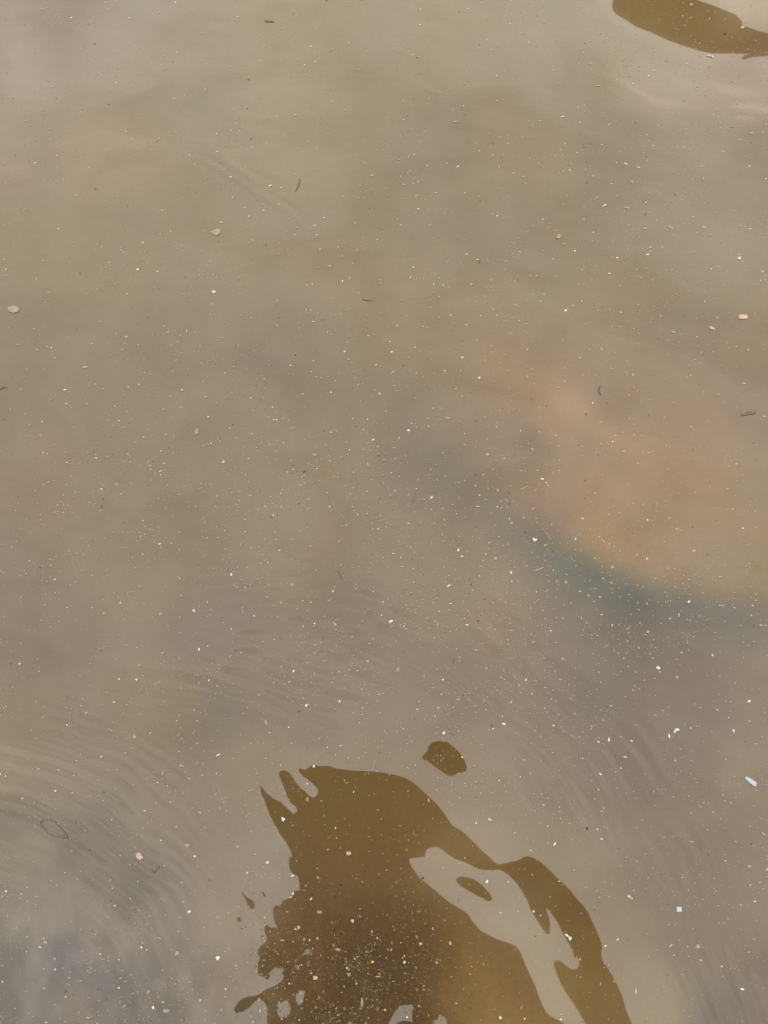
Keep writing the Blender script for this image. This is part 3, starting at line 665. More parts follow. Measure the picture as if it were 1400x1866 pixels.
# flecks read off the photo in 4x tiles: tile origin, then x, y, length, width, lean, kind
TILES = {
(0,0):"""312 64 16 7 0 c;520 132 16 14 20 c;772 18 18 12 0 c;1281 18 12 20 0 c;944 131 14 9 10 c;798 67 12 6 0 c;850 7 9 7 0 c;748 15 7 9 0 t;1288 382 13 8 0 c;1174 477 10 9 30 c;1163 96 12 6 0 t;733 545 13 7 -20 c;849 606 17 9 -35 c;495 667 11 8 0 c;412 719 18 7 0 t;371 668 17 6 0 t;47 742 10 8 -10 c;591 819 12 9 0 c;602 794 9 7 0 t;190 883 13 10 0 t;1273 719 16 11 15 c;1347 695 13 6 0 c;921 959 12 6 0 c;968 1014 12 10 30 c;671 1105 11 7 0 t;775 907 7 6 0 c;258 1191 20 13 20 c;656 1222 13 9 0 c;464 1309 11 9 -20 c;45 1331 11 7 -20 c;560 1426 27 9 5 c;155 1467 7 7 0 c;1070 858 12 15 0 f;380 636 40 18 -10 f;1162 1008 20 16 30 f;1185 1533 20 11 0 c;1041 1768 19 12 10 c;427 1669 20 8 -25 c;785 1633 8 7 0 c;932 1684 15 7 0 c;1243 1688 12 7 -20 c;148 1628 8 10 -30 t;97 1771 20 6 0 t;1268 1728 14 14 0 f;532 1768 15 22 -20 f;1382 1134 10 12 0 c;1318 993 9 8 0 t;1320 1026 7 7 0 t;1335 1060 7 7 0 t;702 1824 11 9 0 t;333 1837 14 6 0 t;933 1502 10 8 -20 d;150 1543 8 7 0 d;52 535 8 7 0 d;690 321 26 8 25 g;698 1380 32 7 -45 g;1030 1345 14 9 0 f;605 1337 13 9 0 f;313 1650 16 10 0 f;1150 1032 9 7 0 d;1010 1601 7 7 0 g""",
(350,0):"""333 124 24 8 0 c;488 448 14 8 0 c;318 530 12 8 0 c;418 559 13 7 0 c;205 493 9 9 0 t;277 488 9 8 0 t;67 447 12 7 10 t;868 338 14 12 40 c;1143 313 14 9 0 c;1025 355 16 8 30 t;1273 371 12 8 -30 c;899 451 12 10 -20 c;1213 505 11 8 0 c;1018 740 14 10 0 c;1115 798 12 9 -20 c;991 884 16 8 20 t;1251 715 11 8 0 t;361 828 12 8 0 t;500 836 14 9 20 t;285 950 12 15 0 c;181 976 12 8 -30 c;402 1083 11 8 0 c;440 1075 11 8 0 c;544 1045 10 7 0 c;558 1028 12 7 0 t;846 1030 10 10 0 c;911 1082 12 10 0 c;730 958 12 8 20 t;185 1106 18 8 5 c;309 1137 9 9 0 c;758 1093 15 9 0 t;804 1110 8 16 0 t;17 1198 11 9 0 c;12 1027 12 7 0 c;1350 1092 9 8 0 c;1197 1128 13 6 0 t;821 1177 10 10 40 t;1004 1215 18 8 20 t;752 1270 13 15 0 t;283 1294 20 18 0 w;651 1369 14 13 0 c;573 1354 30 10 0 c;523 1536 28 8 -25 c;416 1577 16 10 20 c;708 1597 20 13 25 t;962 1587 17 11 0 c;895 1644 17 11 -35 c;909 1714 16 12 35 c;1190 1625 13 12 20 c;753 1714 14 9 0 c;691 1661 14 7 0 t;694 1691 13 10 0 t;401 1662 17 9 10 t;440 1752 12 8 0 c;279 1777 13 8 0 t;1070 1755 11 18 20 t;988 1774 14 6 20 t;1351 1747 12 8 0 c;1355 1704 14 10 20 t;1226 1354 13 11 -40 t;1099 1431 14 8 0 c;1313 1280 36 30 0 f;215 1622 36 20 0 f;90 1685 20 18 0 f;765 1662 24 24 0 f;750 840 30 26 0 f;100 655 22 22 0 f;935 1818 15 12 0 c;721 1812 11 8 0 t;412 582 16 9 0 g;403 792 12 8 0 d;433 1010 12 8 0 d;1010 377 12 7 0 g;1294 1517 9 8 0 d;980 6 12 16 -20 g;560 158 58 26 0 g;479 1460 12 20 0 f;296 1437 22 12 -40 f;478 1350 12 8 0 f;170 1205 20 14 0 f;210 1182 20 10 0 f;237 1239 14 8 0 c""",
(700,0):"""264 69 15 9 0 c;608 63 20 10 0 c;628 68 8 6 0 c;362 38 5 12 0 t;425 125 12 8 0 c;261 180 12 13 0 c;917 171 15 8 0 c;751 291 15 7 0 c;1055 307 18 8 0 c;778 362 12 8 0 c;210 398 16 8 -10 c;122 384 13 9 30 t;113 298 12 8 0 t;973 387 10 8 0 c;967 403 8 7 0 c;1188 323 8 8 0 c;1134 221 13 6 0 t;821 553 11 11 0 c;880 518 10 8 0 c;1236 510 13 8 0 c;647 494 11 7 0 t;410 673 10 8 0 c;136 732 9 8 0 c;826 735 13 11 20 c;579 772 13 8 0 c;1228 806 10 8 0 t;1303 852 30 12 -5 c;1051 883 11 8 0 c;1137 882 18 8 0 c;299 957 9 8 0 c;322 1052 9 8 0 t;191 1070 9 8 0 t;1320 1046 12 9 0 c;221 1127 14 8 -40 c;178 1145 15 9 50 c;695 1100 18 8 35 c;795 1127 12 9 0 c;1025 1156 13 6 0 t;316 1211 12 9 30 c;540 1215 22 12 0 c;457 1193 20 18 0 t;837 1216 16 11 45 c;941 1267 13 9 20 c;953 1259 10 7 20 c;1014 1288 20 6 10 t;1353 1238 10 22 20 c;1032 1336 12 8 0 c;120 1286 9 8 0 c;375 1405 24 10 10 c;589 1408 12 10 -20 c;386 1533 10 9 0 t;496 1553 11 14 -20 t;1157 1600 18 8 30 c;825 1573 13 16 -30 c;123 1642 20 13 0 t;332 1641 13 8 30 t;390 1626 14 8 0 t;396 1723 13 12 0 t;977 1736 9 16 0 t;1314 1777 13 9 0 c;1390 1829 16 16 30 c;603 1853 14 14 0 c;988 1833 10 8 0 c;859 1834 10 7 0 t;246 1326 20 30 0 f;250 1524 32 20 -10 f;520 885 40 18 0 f;105 1164 30 16 0 f;188 1250 30 10 0 f;600 1212 10 8 0 f;1207 1631 18 10 0 f;1180 1763 9 7 0 t;695 325 12 9 0 d;613 596 10 7 0 d;543 84 9 7 0 d;693 1436 26 14 0 f;80 1158 10 10 0 f""",
(1050,0):"""842 32 26 12 0 c;776 118 11 12 0 c;838 128 13 9 0 c;806 157 13 7 0 c;792 184 13 9 0 c;972 136 12 9 30 c;908 112 10 7 0 t;730 70 13 8 0 t;600 170 17 8 0 t;1088 142 12 10 0 t;1140 273 26 12 0 t;1195 286 12 8 -40 t;963 80 12 7 0 t;779 21 13 8 0 t;1255 286 12 7 20 t;1081 247 26 13 -20 d;640 313 16 7 0 t;577 368 14 9 0 c;56 384 13 7 0 c;806 463 17 8 0 c;910 490 20 11 0 c;109 460 32 6 40 c;413 471 12 7 0 c;570 515 18 11 -5 c;529 553 15 12 0 c;464 582 11 8 0 t;415 612 16 9 0 c;108 505 9 8 0 c;156 627 42 8 -5 t;98 608 11 8 0 c;1138 637 11 10 0 c;1190 738 12 10 0 t;946 695 18 12 0 t;877 652 15 22 -20 t;1019 794 14 13 0 c;1000 838 18 9 35 c;1070 779 22 7 -30 t;236 909 16 12 10 c;255 904 11 8 0 c;134 709 14 6 0 c;14 783 10 10 0 c;735 832 14 6 0 t;573 793 10 8 0 t;646 797 14 7 0 t;1280 970 22 9 40 c;1360 966 12 9 30 c;991 973 10 8 0 t;186 1056 15 9 0 c;60 1028 9 8 0 t;783 1075 12 11 0 c;536 1027 12 8 -30 t;297 1188 14 12 0 c;363 1195 38 11 -45 c;454 1220 30 9 -20 c;520 1170 12 8 0 c;546 1177 12 6 -45 c;914 1213 14 14 0 c;1264 1212 18 14 10 c;1268 1155 18 8 0 t;824 1221 12 7 0 t;68 1234 12 9 0 c;8 1113 10 16 0 c;127 1283 19 11 20 c;260 1340 15 8 10 c;587 1394 15 8 0 c;1383 1306 16 13 45 c;300 1428 32 8 55 t;207 1498 44 13 25 c;153 1440 14 10 0 c;732 1411 15 8 0 t;508 1476 19 10 20 c;474 1473 12 7 0 c;562 1461 14 7 0 t;936 1485 10 8 0 c;855 1581 25 10 0 t;754 1548 14 6 0 t;1017 1548 10 9 0 t;57 1602 12 9 0 c;588 1606 13 8 0 c;784 1633 12 6 0 c;385 1640 13 7 0 c;126 1694 15 11 0 c;104 1665 14 7 0 t;596 1687 17 8 -20 t;462 1728 11 17 10 t;1270 1668 19 12 -20 c;884 1698 11 8 0 c;1345 1642 11 8 0 t;118 1758 18 16 0 t;376 1760 14 8 -30 t;482 1813 14 9 0 c;624 1799 12 9 0 c;1009 1813 11 9 0 t;860 1837 16 9 20 c;524 1857 27 15 0 c;540 1805 36 24 20 f;1184 1858 14 9 0 c;690 1658 50 14 -35 t;933 1658 44 22 0 t;505 1662 28 18 0 t;368 1515 60 24 -15 f;1100 1128 10 10 0 f;410 1325 30 22 0 f;980 1714 30 12 -20 f;1137 597 12 12 30 g;657 448 10 8 0 g;785 736 14 8 20 g;433 897 9 7 0 d;512 1143 11 8 0 d;78 1330 9 16 -20 g;502 1652 9 8 0 d;1057 1770 8 7 0 g;1142 925 70 6 0 f;1216 200 34 14 0 c;1138 379 18 7 0 c""",
(0,467):"""33 26 18 7 -20 c;310 33 10 12 -30 c;796 47 10 12 -30 c;804 69 11 7 0 c;1004 98 26 20 0 c;1149 112 24 9 -30 c;1221 109 12 7 0 t;47 98 24 28 0 t;39 142 22 8 -5 t;266 164 17 7 20 c;737 160 12 8 0 t;840 203 10 9 0 c;926 276 13 13 0 c;735 478 14 12 0 t;788 328 14 9 0 t;248 528 10 7 0 c;518 538 9 8 0 t;1008 521 10 14 0 t;1193 512 9 9 0 c;922 590 27 23 0 t;846 568 10 9 0 c;917 637 10 9 0 c;890 683 13 6 0 c;857 704 11 8 0 t;376 669 12 10 -20 c;272 683 14 8 0 c;403 741 11 9 0 c;454 737 10 8 0 t;1361 545 9 12 0 c;1037 823 16 8 10 t;1190 860 10 8 0 t;1262 838 12 13 0 t;1015 936 9 12 0 c;937 955 10 9 0 c;752 967 11 10 0 c;478 976 28 13 0 c;156 969 9 7 0 c;1158 994 14 8 -20 t;1064 1051 14 8 -20 t;1331 976 28 20 -30 t;486 1076 14 10 -20 c;632 1077 12 8 -20 c;524 1105 21 11 -25 t;468 1126 11 8 0 t;187 1152 24 13 -20 t;309 1206 9 14 -30 c;216 1230 14 8 10 t;869 1198 19 9 -50 c;828 1234 14 8 0 c;968 1185 11 7 0 t;904 1198 17 6 0 t;770 1142 9 8 0 t;537 1248 14 16 0 t;1293 1264 9 8 0 t;318 1431 17 10 10 c;347 1440 10 9 -30 c;481 1427 12 8 0 c;488 1504 14 10 0 c;637 1493 14 8 0 t;704 1471 16 15 -30 c;783 1460 18 12 0 t;935 1443 11 8 0 c;950 1499 10 8 0 c;247 1500 11 8 30 t;1175 1419 25 10 30 c;1079 1505 30 5 40 c;1094 1526 28 7 0 c;1099 1552 13 9 0 c;1172 1567 34 7 25 c;1264 1535 24 7 20 t;1130 1576 12 7 0 t;1172 1595 12 9 0 c;1201 1590 15 7 0 t;516 1602 12 7 0 c;353 1646 14 10 20 c;321 1663 26 13 20 f;481 1665 20 14 0 f;425 1687 13 8 0 t;851 1661 16 11 0 c;740 1697 34 9 -25 c;883 1732 25 9 0 c;980 1710 11 7 0 t;1240 1750 14 13 0 t;1297 1737 14 8 20 t;275 1801 11 8 0 t;509 1788 11 8 0 t;466 1812 10 7 0 c;116 1854 12 8 0 c;420 1860 19 7 0 c;1382 1818 9 14 -20 t;1227 555 30 14 35 f;672 640 32 24 0 f;380 1042 48 14 55 f;840 1095 30 20 40 f;1197 1120 34 18 -20 f;1245 1024 28 12 30 t;198 1318 26 14 0 f;900 1250 36 10 -10 f;908 1285 8 50 0 f;630 1260 22 18 0 f;1048 1318 24 20 0 f;700 934 20 16 0 f;622 809 44 18 5 t;978 818 34 8 -10 f;1210 1300 22 14 -30 f;1076 450 12 9 0 d;585 125 13 7 0 d;1165 240 8 7 0 d;1353 155 10 8 0 d;27 1190 16 11 0 g;943 1214 9 7 0 d;811 1316 12 8 0 g;742 1822 8 44 -12 g;176 413 22 5 0 t;270 130 12 6 0 g;20 605 12 9 0 f;133 645 18 20 0 f""",
(350,467):"""157 260 34 24 -30 w;1097 183 13 27 -10 c;1151 162 18 7 45 c;1375 175 17 13 0 t;878 205 17 8 0 c;840 211 11 9 0 c;700 102 12 10 -30 t;777 13 14 10 0 t;280 112 14 10 0 t;55 141 12 7 0 c;622 325 24 13 -50 t;1004 72 24 26 -30 f;1213 268 10 10 0 c;1120 396 14 13 0 t;1382 413 14 11 -20 t;1081 290 18 6 0 t;835 391 11 11 0 c;659 435 13 9 0 t;568 453 11 8 0 t;882 476 11 10 0 c;773 486 12 9 0 t;784 524 14 16 -30 t;818 495 10 8 0 t;622 503 10 8 0 c;243 486 13 10 0 t;149 349 12 6 0 c;195 334 11 6 0 t;374 412 20 5 0 t;18 555 15 8 0 t;60 657 10 8 0 c;339 662 14 11 0 t;223 597 13 8 0 c;201 596 10 7 0 c;455 691 11 8 0 t;1113 696 17 18 0 c;1132 630 14 22 -35 t;989 553 10 11 -40 c;1013 572 10 9 0 c;1057 656 9 8 0 c;883 694 10 8 0 c;841 668 9 8 0 t;885 763 12 11 -45 c;1140 753 16 22 30 f;131 762 11 10 0 t;718 795 18 12 -20 c;590 853 22 10 -15 t;706 860 20 10 0 f;1345 793 34 14 20 f;1374 796 9 8 0 c;240 852 17 8 -20 c;305 804 11 9 0 t;351 903 13 12 -30 t;871 843 11 9 0 c;907 880 10 8 0 c;994 878 11 11 0 t;1071 853 10 9 0 c;845 888 10 9 0 c;940 884 30 14 -30 f;1046 908 22 14 40 t;533 896 11 8 0 t;1244 930 14 9 20 t;1211 938 15 10 20 t;1193 886 9 8 0 c;1014 993 16 10 -35 c;1367 1001 15 19 -35 c;1330 977 12 14 30 t;1306 1025 12 8 0 t;533 963 12 8 0 t;291 993 9 8 0 c;425 1033 15 12 0 c;523 1031 9 8 0 c;768 1016 9 10 0 t;807 1006 30 22 0 f;105 1025 28 20 0 f;182 1070 13 14 0 f;1228 1058 16 10 0 t;1295 1076 10 8 0 t;587 1100 14 16 0 c;649 1157 11 8 0 t;888 1135 12 7 0 t;120 1172 16 16 -30 c;595 1193 20 13 0 t;617 1193 12 14 0 c;1280 1190 13 12 0 c;1255 1220 13 8 0 t;1174 1185 10 26 0 t;277 1256 22 18 -40 t;440 1296 14 8 0 c;510 1316 14 10 0 t;730 1254 40 16 0 f;598 1256 10 8 0 t;852 1320 16 10 0 t;1053 1275 14 6 0 c;1013 1286 24 20 30 f;1321 1339 28 14 0 c;1291 1359 11 8 0 t;140 1364 14 10 0 c;207 1350 10 8 0 c;1355 1388 14 14 45 t;472 1394 12 14 0 t;479 1347 28 6 10 t;550 1347 10 7 0 c;977 1376 10 8 0 c;1149 1412 12 14 -40 c;1135 1443 9 8 0 c;896 1449 30 26 0 f;1092 1463 13 14 0 t;1006 1492 11 13 0 c;721 1490 12 8 0 c;230 1500 18 22 -10 c;417 1473 10 9 0 c;613 1425 9 8 0 c;1286 1527 13 15 20 t;1215 1477 10 8 0 t;1135 1500 14 7 0 t;910 1549 13 12 0 c;1180 1577 17 15 0 t;1242 1577 16 8 0 t;696 1577 13 18 0 y;801 1608 13 9 0 c;924 1637 20 12 -40 t;1037 1607 10 7 0 c;413 1646 24 9 0 t;53 1646 20 6 0 t;649 1728 12 12 0 c;662 1706 28 7 50 t;987 1724 16 10 15 c;1177 1689 11 9 0 c;426 1744 16 18 30 t;254 1728 12 8 0 t;345 1783 14 13 0 t;1278 1716 9 9 0 c;792 1668 9 9 0 c;533 1822 13 10 -30 c;543 1834 12 9 0 c;342 1831 12 9 0 t;1004 1828 14 17 30 c;1033 1809 9 8 0 c;1290 1832 11 9 0 t;1168 1828 10 8 0 c;652 1826 9 26 0 t;481 1846 18 10 40 t;254 1771 12 8 0 t;698 1784 12 8 20 t;28 1822 12 8 0 c;753 722 12 11 0 d;631 452 9 8 0 d;1173 964 8 14 0 g;966 1273 10 7 0 d;739 1524 10 8 0 g;822 1567 34 7 40 g;494 1708 9 8 0 d;736 1745 9 7 0 d;533 937 8 8 0 g;300 1229 12 8 0 g;1197 1241 16 6 0 g;130 38 30 14 -40 f;915 88 40 9 0 f""",
(700,467):"""214 82 15 15 0 c;192 155 17 12 25 c;403 160 16 10 0 t;783 174 11 12 0 c;636 208 25 20 0 t;434 212 22 28 0 f;363 205 13 9 0 c;473 226 11 9 0 c;894 33 13 9 0 t;853 68 12 10 30 t;1111 142 15 14 50 t;670 168 11 8 0 t;438 146 10 9 0 t;337 101 13 10 0 t;559 53 12 9 0 t;467 42 10 26 0 t;287 166 8 8 0 c;360 266 18 10 20 t;404 296 13 12 0 t;1323 396 24 20 30 w;797 387 10 10 0 c;961 355 17 9 30 t;949 383 8 14 -20 t;1247 371 11 8 0 t;747 453 12 8 30 t;706 433 10 9 0 c;505 490 15 11 20 t;600 500 12 15 -20 c;986 471 9 9 0 c;1038 492 20 12 -20 t;1046 557 14 12 0 t;786 549 12 11 0 t;782 652 12 14 45 c;1046 679 20 11 40 c;226 663 20 9 0 c;201 645 12 8 0 t;45 621 12 11 0 c;56 698 25 15 0 c;258 692 17 8 20 t;482 677 14 7 0 c;568 738 36 32 0 t;347 749 18 9 10 t;882 717 15 10 0 f;640 780 9 7 0 t;444 835 10 14 30 c;437 854 13 9 0 c;559 833 16 12 0 t;235 851 13 12 0 c;288 880 10 8 0 c;64 845 34 7 35 c;50 820 14 7 0 t;114 883 20 9 -20 t;93 877 10 8 0 t;1168 804 12 10 0 t;1073 822 10 8 0 c;1318 814 12 12 0 t;1297 776 12 7 0 t;1048 874 11 8 0 c;1085 860 10 14 30 t;1242 873 12 11 0 t;1247 903 12 11 0 t;1094 932 12 14 50 t;1320 910 24 12 0 t;696 887 24 20 30 w;800 914 12 9 30 t;506 920 12 7 0 t;545 925 8 8 0 c;525 967 18 10 0 t;626 987 13 9 20 t;686 964 11 7 0 t;1270 958 28 11 20 t;1215 947 12 8 0 t;405 942 8 8 0 c;73 944 9 9 0 c;280 975 11 8 0 t;898 1028 13 9 20 t;568 1023 9 9 0 c;360 1107 12 10 -40 c;418 1109 10 7 0 c;1132 1107 10 9 0 c;1223 1138 17 7 25 t;463 1179 46 24 -15 f;409 1190 20 12 0 t;201 1220 14 11 0 c;234 1248 10 9 0 c;324 1240 16 12 0 t;819 1239 11 9 0 c;996 1274 11 15 0 c;1130 1282 14 8 0 c;1214 1275 18 15 -30 t;1252 1308 13 8 0 c;179 1271 30 22 -15 w;111 1326 11 17 -30 c;1378 1330 13 13 0 t;185 1292 18 12 0 t;1216 1364 13 8 0 c;1272 1384 14 10 0 c;587 1371 11 8 0 c;847 1384 14 9 60 t;1083 1408 12 34 30 t;755 1447 20 13 45 c;774 1497 14 10 -40 t;870 1502 12 8 0 t;433 1433 10 8 0 c;453 1467 9 8 0 t;340 1555 15 10 0 c;447 1604 13 12 0 c;110 1607 14 22 0 t;81 1476 11 10 0 t;1181 1518 10 9 0 c;1275 1563 14 8 0 c;1120 1562 30 7 0 t;1155 1626 25 16 0 w;1182 1652 18 10 -10 c;1200 1673 16 14 50 c;543 1652 27 11 -10 t;666 1674 10 10 0 c;723 1594 20 14 0 t;829 1710 18 44 0 f;697 1744 14 16 30 c;740 1775 13 8 0 c;1097 1710 14 16 -50 t;1067 1768 14 8 0 t;888 1778 11 11 0 c;346 1762 28 15 45 w;684 1826 34 12 0 b;826 1827 18 12 -20 c;427 1840 16 11 0 c;500 1812 12 14 0 t;856 1836 10 9 0 c;1085 1842 20 10 15 c;291 1773 16 12 0 t;235 1696 10 11 0 c;360 1636 9 10 0 t;357 1680 9 9 0 t;78 1712 9 9 0 c;157 1750 14 6 0 t;318 745 7 12 0 d;142 796 14 9 25 d;295 638 11 8 0 g;1070 1042 13 10 0 g;1181 1093 9 8 0 d;670 1200 9 7 0 d;665 1594 10 8 0 d;11 1440 9 8 0 d;910 1728 8 9 0 d;694 42 30 14 45 g;567 1260 8 8 0 g;1297 1525 12 7 0 g;223 1745 4 100 -8 g;400 447 22 14 0 f;483 430 26 20 0 f;130 323 28 13 0 f;1166 278 22 18 0 f;680 25 26 20 0 f""",
(1050,467):"""300 11 22 12 10 c;242 125 26 12 -15 c;46 97 9 9 30 c;443 97 9 7 0 c;986 95 26 22 0 t;1190 14 24 30 -30 w;1211 40 10 9 0 c;1036 76 12 9 0 c;1102 102 10 8 0 c;1358 114 14 12 -20 c;1107 142 9 9 0 c;1345 177 10 10 0 c;757 146 22 13 20 t;652 104 16 9 30 t;699 100 13 8 20 t;475 157 12 8 -30 c;557 173 9 9 0 c;764 269 9 8 0 c;1100 257 11 8 0 t;1296 209 14 7 0 t;1025 308 20 9 10 t;938 331 12 9 0 c;42 328 13 13 20 c;454 352 13 9 0 c;326 409 15 14 0 c;244 393 12 8 20 c;72 496 14 8 0 c;663 338 12 10 20 t;703 323 12 10 0 t;617 437 32 15 -15 t;877 453 12 10 0 t;1031 449 20 17 0 t;1115 414 8 8 0 c;1304 422 13 13 0 t;1242 350 11 9 0 f;1380 480 14 9 0 t;422 530 18 26 0 f;710 554 42 15 -20 t;880 587 9 8 0 c;826 569 11 5 0 t;767 569 9 8 0 c;957 647 13 9 20 t;912 700 9 8 0 c;755 658 9 9 0 t;834 643 8 12 0 t;284 701 11 9 0 c;187 680 27 22 0 f;101 680 14 12 0 t;28 740 16 9 20 c;1255 682 30 22 0 f;1365 682 13 8 20 t;672 718 15 7 0 t;865 756 12 9 30 t;821 798 11 10 0 t;1104 830 13 11 -30 t;592 838 11 7 40 t;256 816 28 16 -20 f;100 820 13 10 0 t;415 866 26 38 20 f;687 874 15 10 -10 t;810 882 7 7 0 c;353 919 10 8 0 f;423 955 20 7 5 t;366 997 26 8 -20 t;928 990 10 20 0 t;1037 1004 22 8 -40 t;1118 1005 20 8 -40 t;1178 999 24 6 40 t;1224 928 42 20 -10 t;1200 898 13 8 0 t;545 1048 36 10 -10 f;709 1066 14 12 20 t;686 1076 12 10 0 t;851 1141 10 7 0 t;120 1069 12 24 -30 c;90 1020 9 8 0 c;1372 1168 13 13 40 c;420 1226 20 16 0 f;685 1226 15 11 0 t;775 1190 8 22 -30 f;960 1203 12 12 -40 t;185 1212 34 9 20 t;635 1297 9 8 0 t;288 1308 18 8 -25 c;342 1284 9 8 0 c;267 1353 18 10 15 c;182 1366 9 9 0 c;45 1386 14 7 0 c;43 1456 13 9 -20 c;659 1384 11 7 -20 c;683 1391 10 8 0 c;895 1379 12 8 0 t;530 1434 9 8 0 c;652 1472 11 8 0 c;819 1446 9 10 -20 t;847 1493 18 8 0 f;1080 1485 12 12 0 t;1166 1416 14 10 0 t;1166 1515 15 8 -20 c;454 1512 14 17 0 t;345 1425 34 22 0 f;300 1514 17 9 20 t;673 1553 9 7 0 c;600 1577 15 9 -20 t;976 1684 13 11 0 t;1103 1697 12 7 0 c;868 1723 15 7 10 c;747 1730 9 16 0 t;1155 1749 13 12 0 t;135 1730 18 20 -30 t;375 1666 28 12 0 f;258 1748 13 9 -20 t;414 1804 12 12 0 t;1268 1816 9 8 0 c;70 1857 12 8 0 t;228 1072 10 8 0 d;74 1153 15 11 0 g;596 601 9 7 0 d;902 938 10 8 0 d;783 427 10 8 0 g;1141 512 9 7 0 d;160 1448 10 9 0 d;65 1637 10 9 0 d;63 1763 9 8 0 d;851 1413 12 10 0 g;1295 1361 14 10 50 g;530 1157 9 9 0 g;508 1600 9 8 0 g;15 1378 9 7 0 g""",
(0,933):"""310 89 9 8 0 c;300 56 10 8 0 t;451 121 11 5 0 c;432 184 16 6 0 t;85 257 10 7 0 c;15 238 18 5 10 t;114 342 7 11 -20 t;218 356 11 15 -30 c;97 377 14 5 0 t;25 442 18 6 20 c;192 449 13 10 -40 t;441 432 9 10 -40 t;401 492 25 12 30 c;768 425 14 10 -50 t;742 143 12 7 0 t;767 190 12 8 0 t;960 141 14 8 0 t;1000 125 8 12 0 t;1015 146 9 7 0 c;1093 125 12 13 0 t;933 149 12 6 0 t;1165 233 28 10 0 c;1042 63 14 16 30 t;1327 96 20 6 0 t;923 259 14 8 -20 t;1041 307 18 8 0 c;964 328 11 7 0 c;935 320 14 12 40 t;1310 275 13 8 20 c;1253 226 20 11 20 t;990 406 12 13 0 f;935 454 13 8 30 t;1310 482 13 10 0 c;1017 541 11 5 0 c;1322 610 11 20 -20 t;548 512 10 8 0 c;336 599 12 17 30 t;435 635 14 9 0 t;327 678 9 9 0 c;489 697 13 11 0 c;672 699 14 7 10 c;722 720 12 7 0 t;757 738 18 13 -30 c;879 662 14 13 -30 c;933 594 11 8 0 c;1110 624 9 7 0 t;1309 768 13 12 0 t;1116 768 17 8 0 t;904 786 9 9 0 c;378 763 14 9 20 t;303 790 11 8 0 c;558 790 10 8 0 t;30 767 16 6 0 t;998 891 10 8 0 t;1310 880 9 10 0 t;155 958 10 8 0 t;502 972 8 9 0 t;115 1007 10 6 0 t;997 988 9 7 0 c;1092 995 12 7 0 t;1186 1027 18 18 -40 t;938 1018 24 7 50 t;896 942 8 9 0 f;277 1072 9 7 0 c;145 1108 20 18 0 c;286 1131 22 6 -15 t;658 1106 17 8 20 t;1016 1118 22 20 0 t;1269 1136 11 11 40 t;615 1179 9 9 0 t;870 1218 20 15 0 c;995 1221 24 18 -20 c;1018 1211 22 6 25 t;796 1259 8 7 0 t;722 1316 10 12 0 t;831 1385 16 14 0 c;1029 1297 18 9 15 t;1323 1285 13 15 0 f;1137 1250 20 9 30 t;47 1419 13 8 -10 c;88 1497 8 9 0 t;563 1447 28 6 30 t;627 1466 25 7 25 c;485 1426 10 8 -40 t;490 1553 21 12 -35 c;536 1640 8 24 -20 t;935 1405 9 9 0 t;1000 1405 8 9 0 t;1064 1411 10 9 0 t;1180 1403 16 8 -20 t;1307 1481 11 7 0 c;1146 1527 9 12 0 t;1289 1522 12 12 -40 t;1097 1614 20 15 30 t;716 1698 11 7 0 t;711 1651 8 8 0 t;780 1714 14 8 -30 t;917 1757 14 9 0 c;916 1694 9 8 0 t;968 1719 11 9 -30 t;740 1784 32 26 -30 f;1337 1854 14 16 40 t;1338 1675 13 7 0 t;623 1840 10 8 0 t;72 1717 11 9 0 t;1137 302 12 6 0 g;743 1009 9 8 0 g;1170 745 30 26 0 f;985 1638 40 26 0 f;408 1786 12 7 0 t;1200 1378 30 7 30 f;1318 1848 11 11 0 c""",
